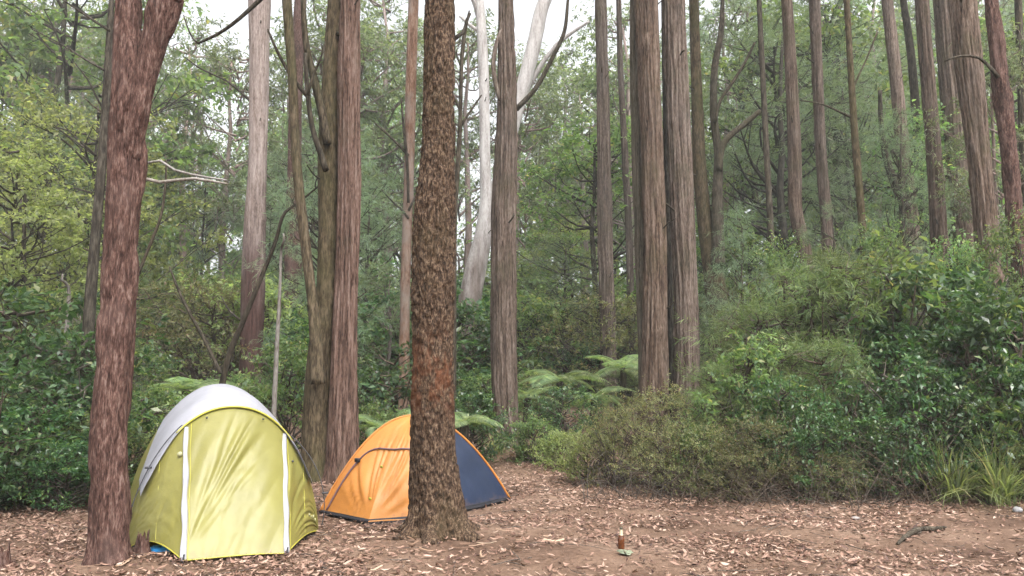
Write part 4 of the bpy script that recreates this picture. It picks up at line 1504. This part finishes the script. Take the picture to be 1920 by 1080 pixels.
    def ribbon(name, P0, P1, mat, thick=.004):
        n = len(P0)
        d = np.array([nb[0], nb[1], 0]) * thick
        V = np.stack([P0, P1, P1 + d, P0 + d], 1).reshape(-1, 3)
        f = []
        for k in range(n - 1):
            for a, b in ((0, 1), (1, 2), (2, 3), (3, 0)):
                f.append([k * 4 + a, k * 4 + b, (k + 1) * 4 + b, (k + 1) * 4 + a])
        f += [[0, 3, 2, 1], [(n - 1) * 4 + i for i in range(4)]]
        return obj(name, V, np.array(f), mat, root)

    v = np.linspace(.0, .985, 44)
    wv = .021 + .003 * np.sin(v * 23)
    for s0 in (-.47, .57):
        wob = .004 * np.sin(v * 17 + s0 * 5)
        P0, P1 = porch(s0 + wob, v, .012), porch(s0 + wob, v, .012)
        side = np.array([half[0], half[1], 0]) / np.linalg.norm(half)
        z = ribbon('zip_flap', P0 - side * wv[:, None], P1 + side * wv[:, None], M['tape_white'])
        # dark zip line beside the flap
        o = obj('zip', *tube(porch(s0 + .045 + wob, v, .01), .003, 5), M['tent_olive'], root)
    # piping on the front arch, pole sleeve down the left leg
    s = np.linspace(-.56, .66, 50)
    obj('arch_piping', *tube(body(s, 0 * s, .012) + np.array([-nb[0] * .02, -nb[1] * .02, -.004]), .0095, 8), M['tent_olive'], root)
    s = -np.sin(np.linspace(math.asin(.50), math.asin(.997), 40))
    obj('pole', *tube(body(s, 0 * s, .03) + np.array([-nb[0] * .02, -nb[1] * .02, .0]), .0055, 6), M['cord'], root)
    s = np.sin(np.linspace(math.asin(.60), math.asin(.998), 40))
    k = np.linspace(0, 1, 40)
    bow = .085 * np.sin(math.pi * np.minimum(k * .95, 1)) ** .8
    pp = body(s, 0 * s, .012)
    pp[:, :2] += half / np.linalg.norm(half) * bow[:, None]
    pp[:, 2] += bow * .25
    obj('pole', *tube(pp, .005, 6), M['cord'], root)
    ss = np.linspace(-.99, .99, 120)
    obj('hem', *tube(porch(ss, 0 * ss + .004, .006), .0055, 5), M['tent_olive'], root)
    for s0 in (-.72, .80):
        obj('seam', *tube(porch(s0 + 0 * v, np.linspace(.02, .97, 44), .012), .0028, 4), M['tent_olive'], root)
    # buckles, toggles, vents, pegs
    for s0, off in ((-.80, .035), (-.955, .04)):
        c = body(s0, 0.0, off)
        obj('buckle', *box(c + np.array([-nb[0] * .03, -nb[1] * .03, 0]), (.03, .008, .008), math.atan2(half[1], half[0])), M['cord'], root)
    c = pp[26]
    obj('buckle', *box(c + np.array([.02, -.02, 0]), (.03, .008, .008), .5), M['cord'], root)
    for s0, v0 in ((-.27, .965), (.33, .965), (.66, .80)):
        c = porch(s0, v0, .03)
        obj('toggle', *tube(np.array([c, c - np.array([nb[0], nb[1], 0]) * .012]), .010, 10), M['cord'], root)
    c = porch(-.53, .80, .03)
    obj('vent_ring', *tube(np.array([c, c - np.array([nb[0], nb[1], 0]) * .01]), .022, 14), M['grey_print'], root)
    for dx in (-.035, -.012, .012, .035):
        c = porch(.90 + dx * 1.2, .33 + .03 * math.sin(dx * 70), .028)
        obj('print_mark', *box(c, (.006, .0015, .014 + .005 * math.sin(dx * 90)), .5), M['grey_print'], root)
    for g in (A, B):
        p0 = np.array([g[0] - org[0], g[1] - org[1], gz(*g)])
        obj('peg', *tube(np.array([p0 + (.012, -.02, .07), p0 + (.005, -.03, -.03)]), .008, 6), M['tent_black'], root)
    # dark ground sheet under the hem
    poly = np.array([D, A * .96 + D * .04, B, C, C + nb * LEN * .97 - half * .1, D + nb * LEN * .97 + half * .1])
    ctr = poly.mean(0)
    poly = ctr + (poly - ctr) * .965
    zb = ground_z(poly[:, 0], poly[:, 1])
    lo = np.column_stack([poly - org[:2], zb - .03])
    hi = np.column_stack([poly - org[:2], zb + .035])
    V = np.vstack([lo, hi])
    n = len(poly)
    f4 = np.array([[i, (i + 1) % n, n + (i + 1) % n, n + i] for i in range(n)])
    f3 = np.array([[n, n + i, n + i + 1] for i in range(1, n - 1)])
    obj('ground_sheet', V, [f4, f3], M['tent_black'], root, smooth_shade=False)
    root.location = (org[0], org[1], 0)


build_yellow_tent()


# ------------------------------------------------------------------ orange tent
def build_orange_tent():
    L_ = np.array([-2.02, 8.62]); F_ = np.array([-1.42, 8.1]); G_ = np.array([-.88, 8.35]); R_ = np.array([-.03, 9.72]); K_ = np.array([-1.25, 10.15])
    ring = [L_, F_, G_, R_, K_]
    apex = np.array([-1.10, 9.02])
    HT = 1.0
    root = empty('ridge_dome_tent', (apex[0], apex[1], 0))
    tag(root, 'small orange dome tent with a navy side behind the thick middle tree', 'tent')
    corner_p = [1.95, 1.55, 1.8, 1.9, 1.95]

    def surf(u, r, off=0.0):
        """u runs round the ring of corners, r from the peak (0) to the ground (1)"""
        u, r = np.broadcast_arrays(np.asarray(u, float), np.asarray(r, float))
        i = np.floor(u).astype(int) % 5
        j = (i + 1) % 5
        a = u - np.floor(u)
        rg = np.array(ring)
        e = rg[i] * (1 - a[..., None]) + rg[j] * a[..., None]
        p = np.array(corner_p)
        pw = p[i] * (1 - a) + p[j] * a - .35 * np.sin(math.pi * a)
        tq = np.clip(u / 2, 0, 1)
        Fc = 2 * F_ - (L_ + G_) / 2
        es = ((1 - tq) ** 2)[..., None] * L_ + (2 * tq * (1 - tq))[..., None] * Fc + (tq ** 2)[..., None] * G_
        wq = np.where(u < 2, smooth(1.0, .72, r), 0)
        e = e * (1 - wq[..., None]) + es * wq[..., None]
        pw = pw * (1 - wq) + (1.95 - .15 * tq - .5 * np.sin(math.pi * tq)) * wq
        xy = apex + (e - apex) * r[..., None]
        g = ground_z(e[..., 0], e[..., 1]) + .025
        z = g * r + (HT + .03) * (1 - r ** pw) - .0 * r
        P = np.concatenate([xy - apex, z[..., None]], -1)
        if off:
            d = np.concatenate([unit(e - apex), np.full(e.shape[:-1] + (1,), .7)], -1)
            P = P + unit(d) * off
        return P

    def panel(name, i, mat, crease=None):
        na, nr = 44, 44
        a = np.linspace(0, .9999, na)
        r = np.linspace(0.0, 1, nr)
        AA, RR = np.meshgrid(a, r, indexing='ij')
        P = surf(i + AA, RR)
        if crease is not None:
            d = crease(AA, RR) * np.sin(math.pi * AA) ** .5 * np.sin(math.pi * RR) ** .4
            out = unit((ring[i] + ring[(i + 1) % 5]) / 2 - apex)
            P[..., :2] += out * d[..., None]
        obj(name, P.reshape(-1, 3), grid_faces(na, nr), mat, root)

    def fan(sign):
        def fn(a, r):
            x = (1 - a if sign > 0 else a) * .6
            y = 1 - r
            ang = np.arctan2(y, x + .02)
            rr = np.hypot(x, y)
            win = smooth(.05, .25, rr) * smooth(.8, .35, rr)
            return .07 * win * (np.abs(2 * vnoise(np.stack([ang * 9, rr * .8, 0 * a + sign], -1), 19) - 1) ** .6 - .5) + .01 * (fbm(np.stack([a * 6, r * 6, 0 * a], -1), 2, 61) - .5)
        return fn

    def soft(a, r):
        return .03 * (fbm(np.stack([a * 5, r * 5, 0 * a], -1), 3, 71) - .5) + .03 * (np.abs(2 * vnoise(np.stack([(a + r) * 5, r * 2, 0 * a], -1), 73) - 1) - .5)

    panel('front_panel', 0, M['tent_orange'], fan(1))
    panel('front_panel', 1, M['tent_orange'], fan(-1))
    panel('side_panel', 2, M['tent_navy'], soft)
    panel('rear_panel', 3, M['tent_orange'], soft)
    panel('rear_panel', 4, M['tent_orange'], soft)
    # pole sleeves
    r = np.linspace(.02, 1.0, 40)
    for i, m, rad in ((0, 'tent_orange', .011), (2, 'tent_orange', .012), (3, 'tent_orange', .014), (4, 'tent_orange', .011)):
        obj('pole_sleeve', *tube(surf(np.full(40, i + .0001), r, .006), rad, 7), M[m], root)
    # door zip that climbs the left leg and arches across
    q = spline([[.13, .985, 0], [.14, .85, 0], [.18, .70, 0], [.27, .58, 0], [.45, .51, 0], [.7, .475, 0], [1.0, .46, 0], [1.4, .47, 0], [1.8, .55, 0], [1.9, .75, 0]], 90)
    P = surf(q[:, 0], q[:, 1], .012)
    nrm = unit(np.gradient(P, axis=0))
    V, f = tube(P, .0105, 6)
    obj('door_zip', V, f, M['zip_purple'], root)
    obj('zip_pull', *box(surf(.2, .66, .025), (.03, .014, .02), -.7), M['tent_black'], root)
    # small printed marks
    for u, rr in ((.86, .62), (.9, .86)):
        c = surf(u, rr, .02)
        obj('print_mark', *box(c, (.02, .002, .012), -.7), M['tent_olive'], root)
    # black tub floor
    rg = np.array(ring)
    c0 = rg.mean(0)
    poly = c0 + (rg - c0) * .992
    g = ground_z(poly[:, 0], poly[:, 1])
    lo = np.column_stack([poly - apex, g - .03])
    hi = np.column_stack([poly - apex, g + .05])
    n = 5
    f4 = np.array([[i, (i + 1) % n, n + (i + 1) % n, n + i] for i in range(n)])
    f3 = np.array([[n, n + i, n + i + 1] for i in range(1, n - 1)])
    obj('ground_sheet', np.vstack([lo, hi]), [f4, f3], M['tent_black'], root, smooth_shade=False)
    # dark hem on the left and navy edges
    for i0, i1 in ((0, 1), (2, 3)):
        u = np.linspace(i0 + .001, i1 - .001, 30)
        P = surf(u, np.full(30, .995), .004)
        obj('hem', *tube(P - np.array([0, 0, .005]), .016, 6), M['tent_black'], root)


build_orange_tent()


# ------------------------------------------------------------------ small things on the ground
def lathe(profile, segs=20):
    pr = np.array(profile, float)
    th = np.linspace(0, 2 * math.pi, segs, endpoint=False)
    V = np.stack([pr[:, None, 0] * np.cos(th), pr[:, None, 0] * np.sin(th), np.repeat(pr[:, 1:2], segs, 1)], -1).reshape(-1, 3)
    return V, grid_faces(len(pr), segs, True)[:, ::-1]


def glass_mat():
    m, n, l = new_mat('amber_glass')
    p = n.new('ShaderNodeBsdfPrincipled')
    tc = n.new('ShaderNodeTexCoord')
    t = noise_node(n, l, tc.outputs['Object'], 30, 2)
    r = ramp(n, [(.3, (.07, .022, .008)), (.7, (.11, .036, .012))])
    l.new(t.outputs[0], r.inputs[0])
    l.new(r.outputs[0], p.inputs['Base Color'])
    p.inputs['Roughness'].default_value = .12
    o = n.new('ShaderNodeOutputMaterial')
    l.new(p.outputs[0], o.inputs[0])
    return m


p = on_ground(1165, 1029)
bottle = empty('beer_bottle', p)
tag(bottle, 'small brown glass bottle with pale neck foil standing on the bare ground', 'bottle')
obj('body', *lathe([(.0, 0), (.026, 0), (.028, .006), (.028, .075), (.026, .09), (.018, .115), (.0125, .13), (.0115, .165), (.0, .165)]), glass_mat(), bottle)
obj('neck_foil', *lathe([(.0185, .114), (.0135, .131), (.0125, .162), (.0122, .163)]), plain_mat('foil', (.5, .44, .3), .35, .1, 40, metal=.4), bottle)
obj('cap', *lathe([(.0, .178), (.012, .178), (.0145, .172), (.0148, .162), (.013, .161)]), plain_mat('cap_black', (.05, .045, .03), .4, .2), bottle)

p = on_ground(1172, 1041)
a = np.linspace(0, 2 * math.pi, 26, endpoint=False)
rr = np.linspace(0, 1, 9)
RR, AA = np.meshgrid(rr, a, indexing='ij')
X = RR * .065 * np.cos(AA) * (1 + .2 * np.sin(3 * AA))
Y = RR * .05 * np.sin(AA)
Z = .028 + .03 * fbm(np.stack([X * 22, Y * 22, 0 * X], -1), 2, 4) - .02 * RR ** 3 - .1 * X
wr = obj('crumpled_wrapper', np.stack([X, Y, Z], -1).reshape(-1, 3), grid_faces(9, 26, True), plain_mat('wrapper', (.13, .15, .1), .4, .35, 18), None, p)
tag(wr, 'crumpled pale green wrapper lying in front of the brown bottle', 'wrapper')

P = np.array([on_ground(1683, 1023), on_ground(1700, 1012), on_ground(1722, 1002), on_ground(1750, 998), on_ground(1774, 994)])
P[:, 2] += [.015, .035, .045, .035, .03]
S = spline(np.column_stack([P, [.012, .021, .025, .02, .01]]), 40)
st = obj('fallen_stick', *tube(S[:, :3] - P[0], S[:, 3] * (1 + .12 * np.sin(np.arange(40) * .9)), 16, True), M['bark_dark'], None, P[0])
tag(st, 'short curved grey stick lying on bare soil at the right', 'stick')
P = np.array([on_ground(1600, 998), on_ground(1640, 999), on_ground(1690, 997)])
P[:, 2] += .02
st = obj('thin_stick', *tube(spline(P, 12) - P[0], np.linspace(.006, .003, 12), 6), M['twig'], None, P[0])
tag(st, 'thin straight twig left of the curved grey stick', 'stick')


def stump(px, py, r, h, label, seed):
    p = on_ground(px, py)
    n, m = 14, 40
    th = np.linspace(0, 2 * math.pi, m, endpoint=False)
    V = []
    for k in range(n):
        t = k / (n - 1)
        jag = vnoise(np.stack([np.cos(th) * 3, np.sin(th) * 3, 0 * th], -1), seed)
        jag2 = vnoise(np.stack([np.cos(th) * 7, np.sin(th) * 7, 0 * th + t * 2], -1), seed + 1)
        rad = r * (1.25 - .5 * t + .9 * (1 - t) ** 4) * (.75 + .5 * jag2)
        V.append(np.stack([rad * np.cos(th), rad * np.sin(th), -.04 + (h * (.35 + 1.0 * jag) + .04) * t], -1))
    V.append(np.stack([.35 * r * np.cos(th), .35 * r * np.sin(th), np.full(m, h * .3)], -1))
    o = obj('rotten_stump', np.vstack(V), grid_faces(n + 1, m, True)[:, ::-1], M['bark_red'], None, p)
    tag(o, label, 'stump')


stump(266, 1040, .055, .16, 'small red rotten stump between the forked red tree and the yellow tent', 4)
stump(4, 1062, .06, .15, 'small red rotten stump at the lower left corner', 9)


def lump(name, px, py, half, mat, label, cat, seed, up=.6):
    p = on_ground(px, py)
    th = np.linspace(0, math.pi, 16)
    ph = np.linspace(0, 2 * math.pi, 28, endpoint=False)
    T, Ph = np.meshgrid(th, ph, indexing='ij')
    d = np.stack([np.sin(T) * np.cos(Ph), np.sin(T) * np.sin(Ph), np.cos(T)], -1)
    s = 1 + .45 * (fbm(d * 2.2, 3, seed) - .5)
    V = d * np.array(half) * s[..., None] + np.array([0, 0, half[2] * up])
    o = obj(name, V.reshape(-1, 3), grid_faces(16, 28, True), mat, None, p)
    tag(o, label, cat)


lump('blue_bag', 318, 1038, (.17, .09, .05), M['blue_cloth'], 'bright blue cloth bag peeking out under the yellow tent hem', 'bag', 3)
lump('pale_stone', 1908, 960, (.05, .04, .035), plain_mat('stone', (.24, .235, .24), .8, .2, 20, 0, .4), 'pale grey stone at the right edge before the tussocks', 'stone', 6)
lump('pale_stone', 1604, 974, (.045, .035, .02), plain_mat('stone_b', (.22, .2, .19), .8, .2, 20, 0, .4), 'small pale flat stone among leaves before the dry twigs', 'stone', 8)

# ------------------------------------------------------------------ air
HAZE_DENSITY = 0.0015
if HAZE_DENSITY:
    m, n, l = new_mat('haze_air')
    pv = n.new('ShaderNodeVolumePrincipled')
    pv.inputs['Color'].default_value = (.93, .97, .96, 1)
    pv.inputs['Density'].default_value = HAZE_DENSITY
    pv.inputs['Anisotropy'].default_value = .2
    o = n.new('ShaderNodeOutputMaterial')
    l.new(pv.outputs[0], o.inputs['Volume'])
    hz = obj('haze', *box((0, 50, 14), (90, 62, 18)), m, smooth_shade=False)
    tag(hz, kind='stuff')
